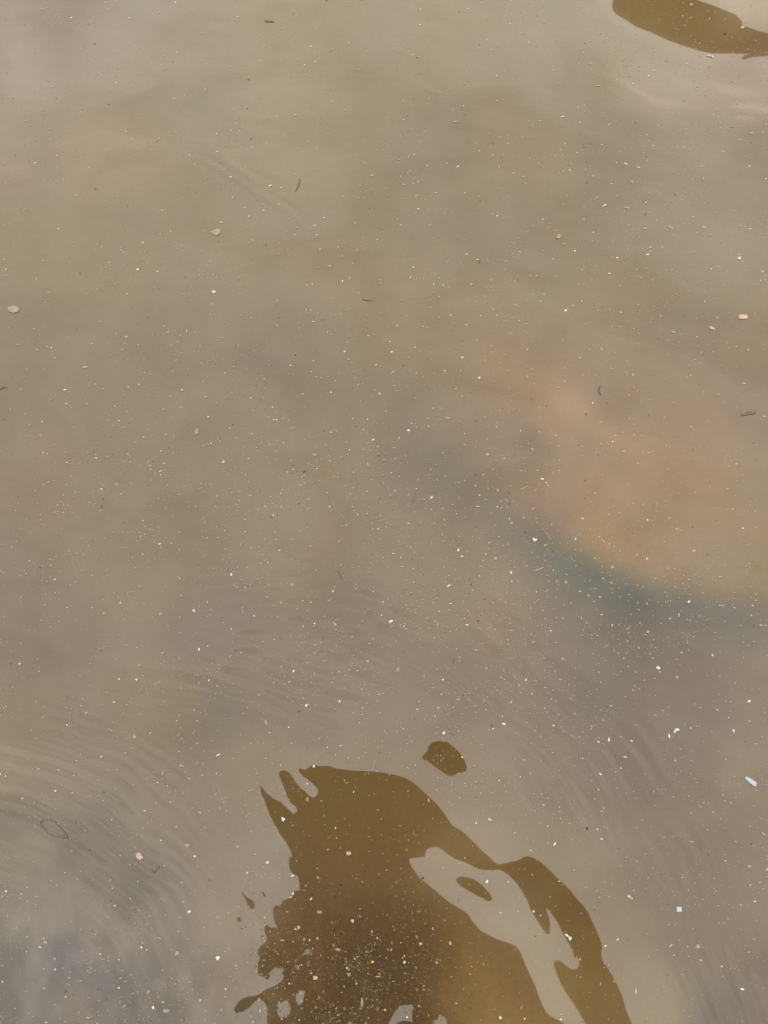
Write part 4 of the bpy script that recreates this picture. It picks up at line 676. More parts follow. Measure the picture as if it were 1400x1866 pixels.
(350,933):"""594 25 15 12 20 c;388 145 15 13 20 c;85 43 13 10 0 t;1207 22 13 22 -20 t;1126 98 18 16 0 t;1276 13 11 9 0 c;1323 48 9 8 0 c;1358 125 9 18 0 c;1090 29 9 9 0 t;607 149 13 9 20 c;615 203 14 10 -20 c;534 199 10 8 0 c;727 200 22 14 0 t;864 249 13 9 -40 c;641 282 12 13 30 c;1071 215 9 16 -10 c;1010 268 8 9 0 t;920 235 11 6 0 c;663 351 9 8 0 t;98 424 9 10 0 t;287 460 16 26 -30 w;503 374 9 7 0 c;552 370 9 9 0 c;468 461 8 8 0 c;367 494 11 8 0 c;312 541 11 8 0 t;392 553 16 30 20 t;353 571 14 8 0 t;560 268 12 8 20 t;729 533 34 34 0 f;843 398 9 8 0 t;558 530 14 10 -40 t;671 463 8 10 0 t;113 658 11 10 -30 c;57 690 10 14 30 t;15 718 18 28 45 c;137 714 20 13 0 t;115 761 9 8 0 c;372 717 11 9 0 t;455 758 14 17 20 w;650 662 13 9 20 c;595 685 14 9 0 t;807 648 15 10 20 c;1028 580 22 15 15 c;1044 546 9 9 0 c;1324 582 12 12 0 c;1117 395 8 8 0 t;875 586 14 20 20 f;848 625 8 50 -12 f;865 660 24 14 0 f;894 814 16 12 45 c;811 836 8 24 -10 t;1040 815 50 14 -40 t;1045 825 14 20 30 t;767 710 24 20 0 f;625 770 16 22 20 f;1140 710 10 8 0 t;723 852 8 13 0 t;748 868 9 7 0 t;288 853 13 9 30 c;898 896 12 6 0 t;717 905 9 7 0 c;520 945 9 9 0 c;600 931 11 13 -30 t;895 969 10 8 0 c;805 954 10 7 0 c;829 948 15 13 30 t;115 978 15 9 10 c;53 1002 18 26 20 c;897 1028 18 15 0 f;657 1054 9 7 0 t;1232 1025 13 12 0 t;1383 752 12 17 -20 c;1392 655 14 18 40 t;1278 1088 30 20 0 f;841 1101 15 12 0 t;290 1095 7 7 0 t;740 1161 19 20 0 w;1070 1167 13 10 0 c;1147 1154 11 10 0 c;1205 1158 13 8 0 c;1313 1139 9 8 0 t;572 1208 11 8 0 t;110 1147 14 10 40 t;125 1228 24 12 50 c;186 1268 13 10 0 c;170 1324 11 11 20 t;1020 1242 14 12 -30 t;710 1238 30 14 35 f;372 1374 9 10 0 t;490 1335 22 10 15 t;537 1319 13 9 0 t;1076 1380 15 26 -5 w;832 1412 22 24 10 w;852 1405 12 15 0 c;797 1406 10 16 -20 t;1275 1396 19 17 0 o;1244 1428 11 20 20 t;1043 1438 14 10 30 t;1243 1477 22 8 10 t;1368 1464 9 8 0 c;15 1444 14 9 30 c;1075 1495 10 7 0 t;705 1569 16 17 0 w;569 1609 18 20 -30 t;845 1587 11 10 -40 t;1270 1641 12 9 0 t;38 1523 26 13 20 t;10 1611 9 9 -20 c;50 1648 9 8 0 t;492 1681 10 8 0 t;521 1686 11 9 -30 t;1084 1704 12 12 0 c;650 1744 11 10 0 t;588 1713 9 9 0 t;960 1750 14 9 20 t;190 1772 44 14 30 w;42 1824 14 10 0 t;376 1724 12 8 30 t;820 1725 10 14 -20 t;1140 1794 9 13 0 t;1217 1793 20 9 50 t;888 1855 24 24 0 c;434 920 8 8 0 t;263 433 12 8 0 d;316 1008 12 9 0 d;796 370 8 9 0 g;48 381 9 8 0 g;580 39 10 8 30 d;833 1690 9 7 0 g;1040 1445 20 5 40 g;600 770 9 7 0 g;540 1530 18 40 10 f;52 1247 18 18 0 f;147 1668 16 14 0 f;243 1668 9 12 0 t;285 1505 20 10 40 f""",
(700,933):"""176 87 11 11 0 c;265 75 14 18 0 t;528 15 9 9 0 c;430 12 9 8 0 t;440 60 9 9 0 c;443 95 10 12 30 t;351 96 17 7 0 t;913 50 9 20 0 c;930 82 20 16 20 t;1017 45 26 10 0 t;1117 79 13 7 0 c;1222 94 20 15 40 t;812 100 13 10 0 t;642 180 14 10 20 t;694 196 16 6 20 c;710 189 10 9 20 t;766 228 12 9 0 c;1083 97 8 6 0 t;796 153 11 8 0 t;103 243 9 9 0 t;193 261 11 9 0 c;219 295 10 8 0 c;355 284 9 8 0 t;68 304 19 12 -15 c;122 334 14 10 0 c;540 281 18 24 20 w;567 324 24 18 0 w;742 310 20 24 0 t;760 270 18 20 0 f;815 340 28 36 -20 f;257 410 12 6 0 t;217 417 11 9 -30 c;24 406 12 8 0 t;135 402 36 9 0 t;136 378 8 20 0 t;268 460 12 12 0 y;217 513 14 9 0 c;196 590 12 8 0 c;224 617 9 10 0 t;695 468 16 8 -20 c;798 403 16 8 -50 t;768 437 11 9 0 t;472 540 46 14 30 w;450 516 16 10 0 t;926 444 22 26 0 w;930 508 15 11 -20 c;895 544 22 9 0 t;587 486 12 8 0 t;748 505 11 8 0 t;861 505 12 9 0 t;388 628 11 9 -30 c;350 612 11 7 0 t;362 664 24 8 -35 t;484 668 24 9 -20 c;472 714 10 9 0 c;402 727 14 16 50 t;197 691 6 8 0 t;610 722 14 9 0 c;585 776 11 9 -50 c;373 798 15 12 0 t;605 824 34 13 -10 c;313 771 10 9 0 c;50 798 36 24 25 w;212 779 11 12 0 t;150 779 14 7 -30 t;145 835 14 20 -30 t;161 852 12 12 0 t;264 852 14 10 -20 t;688 847 13 8 0 t;502 835 16 12 0 f;40 885 13 6 0 t;820 757 18 8 20 t;862 697 9 9 0 f;197 945 9 11 0 t;366 920 15 10 -35 t;412 931 9 9 0 t;760 916 26 7 45 t;528 1001 16 14 30 t;550 1058 14 12 0 c;551 1083 13 8 0 c;670 1008 30 16 0 t;906 966 12 8 0 c;725 1060 9 10 -40 t;1214 867 18 13 -20 c;1149 825 12 11 0 t;1089 947 14 10 0 c;1253 953 14 11 0 c;1183 963 9 9 0 t;985 1043 14 8 -20 t;1015 1061 10 6 0 c;744 1139 14 12 0 c;783 1121 10 8 0 c;103 1146 18 52 -15 t;337 1140 9 12 20 t;473 1110 9 8 20 c;215 1192 11 7 -30 t;430 1224 20 18 0 w;360 1282 13 8 0 c;272 1232 22 6 0 t;418 1330 16 16 0 t;533 1369 14 9 0 c;733 1374 15 11 0 t;623 1323 20 9 0 t;848 1207 9 8 0 c;878 1219 13 10 0 t;950 1199 9 8 0 c;935 1184 12 6 0 t;1055 1179 9 9 0 t;1034 1225 12 24 0 w;1107 1230 11 8 0 c;980 1258 10 10 -40 c;1079 1326 13 18 30 c;1193 1320 9 8 0 t;1177 1278 18 24 30 f;1242 1166 22 8 -20 t;1302 1073 18 28 30 t;1344 1160 10 9 0 t;1098 1413 9 14 0 t;926 1388 16 30 -40 t;970 1452 9 8 0 c;1168 1430 13 12 -30 c;1063 1470 8 12 0 t;1190 1459 10 9 0 c;243 1440 21 9 -15 c;395 1429 18 12 0 c;371 1489 14 10 20 c;475 1440 14 12 -30 t;458 1474 18 8 20 t;510 1422 11 9 0 c;743 1444 11 10 -45 c;673 1462 12 9 -30 t;713 1482 16 7 -40 f;783 1408 18 16 -20 f;862 1490 14 18 0 t;873 1547 34 24 -30 w;795 1580 16 18 -30 c;1042 1533 14 16 0 t;1236 1558 18 20 20 w;1270 1478 20 16 -50 t;438 1612 32 28 20 w;143 1582 9 15 0 c;542 1521 9 8 0 t;186 1635 15 7 0 t;390 1571 40 12 15 f;963 1614 9 7 0 c;640 1690 9 8 -40 t;713 1698 9 9 0 c;390 1775 15 10 10 o;413 1778 20 7 -40 t;414 1808 14 10 -30 t;570 1788 16 18 -30 c;658 1848 14 14 30 t;228 1847 12 14 30 t;953 1802 14 12 0 t;1067 1837 10 8 0 t;1185 1703 9 9 0 t;1140 1642 11 8 0 t;653 1640 8 10 0 t;134 1772 9 8 0 t;673 108 11 9 0 d;1030 152 14 11 -40 d;686 795 16 14 0 d;619 489 10 9 0 d;530 209 8 7 0 d;505 1092 10 9 0 d;578 1337 10 8 0 d;788 1560 9 26 -35 d;222 1508 9 12 0 g;288 978 9 8 0 d;1130 420 90 10 20 t;1035 397 40 9 -10 t;1190 465 30 9 -25 t;1233 425 9 12 0 c;1255 505 12 18 0 t;1327 457 15 11 -20 t;1325 515 28 30 30 f;1264 564 10 11 0 c;1174 245 14 24 -30 y;1100 205 36 26 0 w;1395 200 12 22 -30 w;1365 667 11 9 0 c;1252 627 16 10 0 t;1309 675 9 7 0 t;1177 583 10 7 0 c;1097 664 18 7 -10 t;1140 655 14 8 0 f""",
(1050,933):"""520 60 17 13 0 c;558 66 22 8 -10 t;428 145 13 12 0 f;378 113 16 8 0 t;480 111 17 8 0 t;45 52 40 36 30 f;732 127 28 20 30 t;1214 122 20 14 40 c;958 58 12 6 0 t;1185 21 12 8 0 t;1037 80 20 32 -20 f;169 184 16 9 0 c;120 219 9 9 0 c;201 217 15 11 0 c;241 235 10 14 -30 c;278 251 10 8 0 c;792 217 12 8 0 t;857 285 32 26 20 t;442 317 14 11 -10 c;515 343 14 22 -30 c;303 313 9 8 0 t;136 340 15 8 0 c;168 337 14 9 0 t;910 279 9 8 0 t;1122 325 9 9 0 t;1302 356 13 8 0 t;1040 300 12 12 0 f;262 405 24 30 -45 t;170 425 12 6 0 t;1201 433 14 9 -20 t;964 414 9 9 0 c;806 440 10 8 0 t;1047 473 16 8 0 c;822 494 18 9 -40 t;195 488 28 8 35 c;210 502 20 6 -60 t;255 517 18 20 30 t;387 480 14 8 -10 t;447 538 24 7 -20 t;485 549 9 13 0 t;251 557 14 7 -30 t;564 509 9 7 0 c;720 546 12 9 -20 c;27 581 18 13 -10 w;263 591 9 9 0 c;384 604 15 14 0 t;174 621 16 12 0 c;405 624 10 8 0 t;92 614 22 18 0 f;130 654 9 11 0 c;797 580 12 6 0 t;750 627 12 8 0 t;1028 605 9 10 0 t;1118 583 16 6 0 t;1312 599 11 8 0 c;1310 645 15 12 -10 c;1287 684 22 14 -20 t;449 664 12 16 0 t;514 670 18 34 0 f;594 659 12 9 -20 t;650 660 16 11 -30 t;820 656 20 26 -35 w;688 650 9 8 0 c;622 685 14 9 0 t;459 715 20 9 0 f;1153 700 22 9 -10 c;1056 684 60 4 -8 c;186 751 15 15 -30 c;748 753 12 44 -10 t;683 780 15 9 -20 c;899 759 13 10 0 c;849 765 9 8 0 t;1277 758 14 6 -10 c;1198 829 12 8 -20 c;1380 828 15 8 0 c;1348 828 36 24 0 f;39 774 9 18 0 t;76 810 15 16 -30 t;263 827 13 18 0 c;619 813 11 11 0 t;545 826 11 8 0 t;523 875 28 30 -10 f;465 810 14 20 -30 f;168 854 9 9 30 t;157 902 12 8 0 c;306 931 13 12 0 t;374 942 16 13 0 c;394 974 11 8 0 t;394 913 11 6 0 c;783 896 12 6 0 t;812 920 14 14 -30 f;811 955 8 8 0 c;715 979 11 8 0 t;457 998 12 8 0 t;579 990 9 8 0 c;215 980 9 24 0 t;768 1025 14 14 -20 c;994 1046 14 18 30 c;364 1030 15 11 -20 t;346 1067 12 10 20 c;560 1065 14 8 -20 c;733 1075 8 8 0 c;756 1119 12 8 0 t;380 1128 11 8 0 c;421 1096 11 7 0 t;598 1135 34 30 -35 w;610 1166 20 12 0 t;432 1168 20 7 -15 t;1122 1137 12 8 40 t;836 1158 18 10 -20 t;951 1191 12 8 0 t;1046 1199 12 9 0 t;1255 1185 12 7 0 t;165 1167 12 9 0 c;303 1190 10 8 0 t;499 1226 18 6 -15 c;457 1216 9 8 0 t;735 1205 30 36 20 f;1158 1249 8 11 0 c;417 1303 12 18 10 t;578 1338 10 12 0 t;1262 1345 13 7 0 t;1259 1380 26 22 30 w;255 1412 12 11 -20 c;240 1348 10 8 0 t;107 1331 9 8 0 t;421 1439 12 6 0 t;1000 1381 24 7 10 t;905 1428 22 12 -30 f;1026 1443 34 14 -45 t;1128 1383 8 8 0 c;632 1450 20 9 20 f;575 1483 50 12 -20 f;180 1241 14 16 0 f;1264 1526 14 9 -5 c;146 1503 11 7 0 c;116 1562 8 12 0 t;1148 1597 14 26 0 w;1148 1538 9 8 0 t;878 1566 12 14 30 t;734 1587 36 26 10 w;718 1600 16 34 -20 w;677 1632 16 46 0 w;239 1660 16 40 -10 c;164 1677 18 12 0 w;404 1670 32 13 -30 w;203 1691 24 9 -40 t;624 1667 9 9 0 t;926 1675 12 8 0 t;835 1576 26 14 -30 t;328 1640 16 16 -30 t;1309 1690 20 10 20 t;97 1757 9 11 -30 t;655 1741 9 8 0 t;759 1727 26 12 0 f;357 1786 34 12 -20 c;46 1799 12 22 -30 t;1090 1805 12 9 0 c;838 1812 12 16 0 t;722 1813 20 22 -40 t;326 1862 14 10 -20 c;1345 1830 13 8 -20 t;458 1807 14 8 0 t;222 1420 9 8 0 g;848 111 15 7 -15 g;778 413 7 14 0 g;1017 64 10 7 0 g;958 309 12 7 0 d;287 1777 11 10 0 d;1236 1676 9 8 0 d;181 1241 12 12 0 g""",
(0,1400):"""4 42 12 22 0 w;42 57 14 9 -20 c;427 12 12 9 0 c;857 11 15 10 30 t;540 50 20 20 0 f;282 6 22 8 0 c;206 26 12 6 0 t;407 166 21 21 0 w;163 220 18 14 20 c;252 252 28 10 40 t;528 179 13 9 -30 c;436 227 9 8 0 t;715 87 12 9 -30 t;846 148 14 9 -10 c;548 90 10 8 0 t;1378 74 14 16 0 c;967 122 30 6 0 t;1148 104 12 7 0 c;1237 177 34 10 50 f;1335 183 20 14 -40 f;1244 244 12 9 0 c;1138 254 10 7 0 c;1056 310 22 10 0 c;816 377 10 9 0 c;1375 316 11 8 0 t;1343 291 9 7 0 t;761 271 12 6 0 t;366 477 15 13 0 t;57 508 9 9 0 t;1286 427 18 14 0 f;1176 526 17 11 0 c;1352 632 13 12 0 t;836 633 9 9 0 t;880 635 14 8 45 t;949 703 16 14 0 t;1199 710 9 7 0 c;477 760 14 10 -20 c;908 546 24 6 30 t;1325 832 14 9 20 c;820 874 12 11 0 c;1007 824 13 9 0 c;175 814 13 8 0 t;186 855 10 11 -40 t;683 814 9 8 0 t;47 897 22 24 0 w;41 862 11 8 0 t;157 918 20 8 0 c;106 955 9 9 0 t;952 950 11 13 0 c;630 900 9 8 0 t;268 937 26 9 0 t;1341 974 11 8 0 c;262 992 10 9 0 c;840 1004 14 16 0 c;793 1000 11 8 0 t;968 1016 12 8 0 t;20 935 46 8 45 t;140 990 8 10 0 t;218 1098 40 8 60 f;1378 1046 30 22 30 w;788 1087 13 12 0 t;587 1176 12 10 0 c;532 1086 12 8 30 t;1209 1070 11 8 -20 t;1302 1190 11 11 -40 t;697 1210 20 11 -20 t;330 1268 40 30 -30 f;321 1239 22 7 0 c;296 1305 34 10 -20 c;1038 1272 26 7 -35 c;1033 1308 18 20 -30 c;1071 1324 14 11 0 c;1162 1238 38 9 -20 t;735 1308 11 8 0 c;732 1355 22 12 0 c;597 1334 22 6 0 t;671 1337 9 8 0 t;790 1375 12 8 0 t;868 1395 15 12 -30 c;998 1348 9 9 0 t;91 1387 26 9 0 f;197 1356 9 9 0 t;575 1414 16 7 0 t;1370 1248 13 9 0 t;15 1438 14 12 0 t;403 1467 14 20 20 c;667 1461 12 14 0 t;111 1490 13 10 0 f;250 1470 12 9 0 t;20 1555 20 26 40 f;505 1526 26 14 20 t;588 1550 14 13 0 t;880 1530 16 13 40 t;868 1601 18 18 40 c;966 1641 15 10 0 t;955 1505 20 12 -30 f;1255 1535 14 10 -40 t;1289 1538 14 7 0 t;1310 1552 10 10 30 t;1278 1572 13 9 0 c;1083 1627 40 20 40 f;481 1667 18 14 0 c;645 1675 14 14 0 t;706 1662 11 8 0 t;1191 1705 18 12 0 c;1118 1745 24 34 0 c;905 1737 32 11 25 f;1072 1745 14 8 -20 t;1210 1770 60 24 0 f;323 1606 36 16 -15 f;643 1818 14 13 0 c;338 1853 20 12 25 c;1085 1808 11 10 0 t;1371 1633 10 8 0 t;1048 1835 20 8 40 t;1168 1835 8 22 0 t;1325 1835 24 12 0 t;108 1683 11 10 0 f;560 398 8 8 0 d;656 595 12 10 0 d;755 175 22 16 0 g;967 324 10 7 0 g;995 996 14 8 0 g;806 966 12 9 -50 g;215 1296 12 8 0 g;480 1628 22 34 10 g;538 1652 22 9 30 g;712 1610 24 28 -30 g;400 1390 26 30 0 f;1015 1035 30 9 -30 f;1340 1833 20 18 0 g;1365 562 50 38 0 f;1290 1350 40 40 0 f;200 1230 28 20 0 f""",
(350,1400):"""73 49 11 8 0 c;179 38 13 10 -20 c;210 46 14 14 0 t;420 162 10 8 0 c;840 114 16 14 0 w;745 107 13 8 0 o;203 290 9 9 0 c;60 322 18 26 20 t;98 434 9 9 0 c;248 430 12 9 30 t;20 641 20 18 0 w;549 688 24 22 0 w;461 627 14 10 0 t;333 572 18 24 20 f;395 580 10 14 0 t;305 524 9 10 0 t;402 762 20 12 0 w;446 752 20 9 40 t;733 785 30 14 20 w;636 802 22 10 20 t;666 373 28 32 0 w;843 228 28 38 0 o;1048 437 14 20 20 w;735 417 20 14 30 o;880 610 9 8 0 o;1180 172 10 18 -40 c;1090 190 9 8 0 o;1048 94 9 8 0 o;1262 44 12 9 0 o;1330 190 9 9 0 t;994 510 12 14 0 o;1143 620 50 40 0 t;914 731 12 12 0 c;918 797 13 20 30 c;830 857 15 12 30 c;738 914 20 28 -20 c;720 940 34 12 20 t;606 320 11 9 0 o;168 903 11 8 0 t;469 893 9 8 0 t;340 1010 15 6 0 c;163 1057 9 22 0 t;205 1134 22 7 5 t;86 1162 18 10 30 t;440 1113 22 14 40 f;530 1088 11 11 0 c;533 1028 12 8 0 t;603 960 11 11 0 t;267 1317 9 9 0 c;187 1382 34 36 30 w;100 1283 28 8 0 t;56 1282 9 9 0 t;412 1330 9 9 0 t;320 1438 44 10 -15 t;407 1414 15 10 -15 t;130 1505 9 9 0 t;180 1528 9 8 0 t;245 1608 13 20 10 c;60 1692 30 26 0 f;497 1770 10 22 0 c;445 1848 20 22 -30 t;430 1808 26 8 -15 t;470 1480 10 30 0 t;1169 1114 28 26 0 b;755 1172 22 14 10 w;780 1160 30 36 0 t;693 1047 12 11 0 c;800 1023 16 12 0 o;915 1240 20 26 -60 o;857 1253 11 26 -25 c;815 1280 9 22 0 o;880 1314 16 13 0 y;1040 1217 10 12 0 y;1318 1412 28 22 0 y;1312 1190 12 14 0 c;1225 1024 10 9 0 c;1020 1124 14 16 -40 o;900 1120 10 12 0 o;1347 1080 14 8 0 o;940 1363 14 12 0 o;1065 1322 36 28 0 o;1125 1410 10 26 0 o;1305 1335 20 12 0 o;1240 1340 11 10 0 o;900 1527 50 40 0 t;1145 1505 26 40 -20 o;1283 1496 11 10 0 y;1055 1495 12 12 0 o;870 1495 24 16 0 t;1198 1570 22 30 -45 o;960 1628 20 20 0 o;1093 1634 11 11 0 c;1110 1590 12 28 20 o;1190 1790 12 12 0 o;1240 1700 16 90 2 f;655 1828 20 13 0 y;783 1835 14 14 0 c;1060 1845 60 8 30 o;710 1570 15 15 0 c;740 1650 22 9 20 o;795 1640 9 20 0 t;797 1697 9 9 0 c;855 1345 13 8 20 o;850 1440 18 10 0 o;800 1435 9 12 0 c;515 1440 22 24 30 o;507 1503 20 14 0 o;570 1395 12 10 0 o;660 1255 32 20 0 o;570 1190 12 26 0 o;700 1413 30 12 0 o;640 1478 11 9 0 o;730 1480 9 9 0 o;490 1690 24 44 -20 o;560 1680 12 14 0 o;1360 1520 60 16 10 o;1350 1745 9 16 0 o;725 770 40 10 0 t;930 1050 46 36 0 o;345 1740 10 8 0 g;515 1227 28 18 0 g;363 1170 9 9 0 g;798 751 8 8 0 d;892 889 9 8 0 d;856 860 8 8 0 d;986 1038 12 12 0 d;832 1079 12 18 20 d;1045 939 26 9 20 d;1132 1006 14 8 0 d;1250 1010 9 8 0 d;985 1223 9 9 0 d;1285 1297 10 10 0 d;1299 1297 9 9 0 d;1155 1367 18 10 0 d;1297 1526 13 12 0 d;1263 1519 10 9 0 d;1330 1725 20 26 20 d;1235 1100 16 12 30 d;933 343 9 8 0 d;176 164 8 8 0 d;65 430 9 8 0 g;233 1800 12 9 0 g;650 1078 8 10 0 d;1186 1215 8 8 0 d;1316 1815 12 12 0 d;930 1843 18 10 0 d;270 1623 8 8 0 g""",
(700,1400):"""545 38 16 12 0 t;839 91 16 11 0 c;907 107 9 8 0 c;487 165 20 12 0 t;391 70 14 6 0 c;450 67 8 14 0 o;381 161 9 9 0 c;552 218 11 7 -30 c;993 64 9 17 -40 c;962 45 18 12 -40 t;1065 38 18 16 -40 f;668 145 14 20 -20 f;1093 185 13 7 20 t;1130 210 9 8 0 t;1193 218 20 11 -30 t;1162 270 18 26 0 t;1276 283 9 9 0 c;1286 368 14 14 0 t;1257 365 12 9 -30 t;1193 422 13 11 0 c;770 375 36 28 -35 b;671 398 13 20 -20 w;525 357 12 6 0 c;950 473 42 9 40 t;765 470 14 8 0 t;826 420 6 14 0 t;755 522 11 8 0 t;902 558 11 11 -40 t;1090 532 12 14 30 t;1068 599 24 13 0 t;1242 553 18 32 -15 w;1315 533 12 8 0 t;216 455 12 11 -20 o;354 366 13 13 -40 o;413 397 11 18 30 o;518 447 14 13 0 o;452 392 9 8 0 o;66 172 10 9 0 o;178 205 10 8 0 o;325 235 16 40 0 f;290 265 12 9 0 t;163 590 16 18 0 o;19 744 13 11 0 c;212 900 13 16 -30 o;280 906 8 8 0 o;648 568 12 30 -25 o;590 655 11 14 -20 c;432 688 12 10 0 t;313 647 8 8 0 t;722 766 18 8 0 o;749 827 24 26 0 w;905 827 12 18 20 w;718 948 11 8 0 o;786 925 8 8 0 o;848 1054 20 14 10 w;733 1063 26 10 15 t;976 1042 11 9 0 c;988 945 12 8 0 t;1091 1044 22 18 20 w;1140 1072 30 18 0 o;1047 1117 10 8 0 t;1138 1211 13 7 0 c;1080 777 22 16 0 o;1210 937 13 16 -20 o;1250 1005 28 8 45 o;1358 992 8 14 0 o;1350 1110 9 8 0 o;1277 825 16 10 0 c;1344 913 9 9 0 o;265 1280 24 30 10 b;150 1368 16 14 0 y;135 1381 12 12 0 y;150 1415 22 30 -20 w;53 1327 22 26 0 o;30 1325 34 10 -50 o;160 1137 22 10 -50 o;205 1190 12 9 0 o;231 1192 12 13 0 o;125 1191 11 9 0 o;175 1230 9 18 0 o;483 1275 20 36 0 f;518 1134 9 9 0 o;629 1164 11 8 0 o;485 1083 8 8 0 o;416 1319 8 8 0 o;418 1344 9 8 0 o;640 1448 18 18 0 o;628 1500 26 18 -35 o;385 1416 20 26 0 f;291 1586 12 12 0 c;291 1615 11 11 0 c;312 1648 9 10 0 o;232 1452 18 22 20 o;150 1495 24 12 40 o;155 1560 9 24 -20 o;70 1556 26 12 0 o;212 1522 18 8 0 o;490 1520 18 20 0 o;512 1545 14 7 0 o;950 1322 11 9 0 o;776 1342 10 8 0 o;1108 1408 11 9 0 t;526 1714 15 12 0 c;620 1645 8 8 0 o;985 1640 10 9 0 o;848 1817 24 26 -35 w;1024 1825 17 16 0 c;1200 1768 9 9 0 o;1145 1775 8 7 0 o;1288 1832 26 16 0 c;780 1847 9 8 0 o;168 1815 18 20 30 c;255 1733 20 24 40 o;8 1762 26 16 0 y;82 1640 10 10 0 o;325 1800 12 26 30 o;435 1700 9 9 0 o;210 1747 9 9 0 c;245 1615 9 12 0 o;1330 1215 30 26 -30 w;1356 1240 26 34 0 w;252 543 14 8 0 o;403 973 13 8 0 o;123 1012 9 8 0 d;483 1184 9 9 0 d;463 1388 9 9 0 d;655 1316 8 8 0 d;137 1210 9 8 0 d;46 1243 11 9 -20 d;70 1133 12 10 0 d;768 1645 9 8 0 d;787 1740 9 9 0 d;240 1797 8 8 0 d;118 1642 10 9 0 d;105 1400 14 10 0 d;155 855 9 7 0 d;305 1158 18 9 20 d;298 285 9 7 0 d;670 212 10 7 0 d""",
(1050,1400):"""178 44 24 13 -40 w;287 29 11 15 -30 c;255 5 14 9 0 t;328 3 16 8 0 c;114 92 9 9 0 c;300 146 11 9 -30 t;164 157 18 10 -30 c;134 222 13 13 0 t;443 145 10 9 0 t;440 216 14 8 10 t;731 42 11 8 0 t;836 40 9 8 0 t;888 44 11 8 -30 t;708 211 12 9 0 c;818 202 9 8 0 c;1068 193 14 14 -30 t;1083 238 10 8 -20 c;1126 250 12 11 0 c;1206 218 9 8 0 t;1180 276 14 7 0 t;1192 180 9 18 -20 t;1296 277 32 9 0 f;1311 162 9 8 0 c;185 314 13 9 0 c;200 293 14 32 30 f;998 321 18 15 0 t;1052 371 13 16 40 t;1040 414 9 8 0 c;1085 400 11 6 0 t;924 413 11 8 0 t;918 376 11 7 0 t;155 446 16 20 -30 w;184 516 22 15 0 w;249 355 9 10 -40 t;440 434 9 16 -40 t;478 378 12 24 0 f;797 487 12 9 40 t;1368 480 54 13 -45 t;551 586 10 9 0 t;842 535 48 14 0 f;1355 578 12 14 -40 t;1292 562 12 24 -45 t;1388 640 12 12 0 t;1085 628 9 9 0 c;1088 675 16 10 0 c;1263 714 30 10 -30 c;1392 738 20 34 0 t;366 649 24 9 30 t;327 712 14 8 30 t;442 679 12 11 0 t;896 684 18 7 -20 t;973 768 12 9 -50 t;777 777 26 9 20 f;528 796 11 8 30 t;24 600 20 14 0 f;1340 828 20 14 25 t;1269 852 18 22 -20 t;1302 970 20 16 10 c;1203 998 10 16 0 c;419 891 12 7 0 c;384 932 24 24 0 w;404 948 24 12 -30 w;44 845 12 18 -30 t;71 866 9 9 0 c;170 942 11 12 0 t;1012 915 9 9 0 t;602 928 11 8 0 t;380 1094 11 8 0 t;620 1026 10 7 0 t;671 1140 12 20 20 t;722 1139 16 6 0 t;1076 1132 14 13 -30 t;1040 1128 26 7 -10 t;37 1060 17 14 0 o;125 1200 11 8 0 o;50 1185 8 8 0 o;303 1250 14 22 -30 c;320 1272 14 8 -30 t;212 1296 20 15 0 w;210 1232 24 10 30 t;28 1392 13 14 0 c;527 1374 12 9 0 t;690 1292 40 18 45 f;813 1299 11 8 0 c;888 1300 40 40 0 f;1050 1310 10 8 0 t;1289 1341 14 9 0 f;907 1400 16 20 45 t;1061 1444 18 13 -20 c;178 1572 18 34 -20 o;206 1452 18 20 0 o;275 1556 12 20 30 t;55 1638 11 9 0 o;215 1652 14 12 0 o;278 1654 14 11 20 o;436 1627 11 46 0 c;1210 1611 40 20 -15 w;867 1553 12 9 -20 t;920 1650 12 9 0 f;233 1828 10 16 -30 o;92 1806 8 8 0 o;80 1745 9 9 0 f;1392 790 12 7 0 t;1280 550 9 18 -40 d;80 440 20 28 20 d;136 1031 11 10 0 g;323 1747 10 9 0 g;968 631 9 8 0 g;45 1845 12 9 0 g;850 1680 9 40 -12 f"""}
ENT = []
for (ox, oy), s in TILES.items():
    for e in s.split(';'):
        p = e.split()
        ENT.append([ox + float(p[0]) / 4, oy + float(p[1]) / 4, float(p[2]) / 4, float(p[3]) / 4, float(p[4]), p[5]])
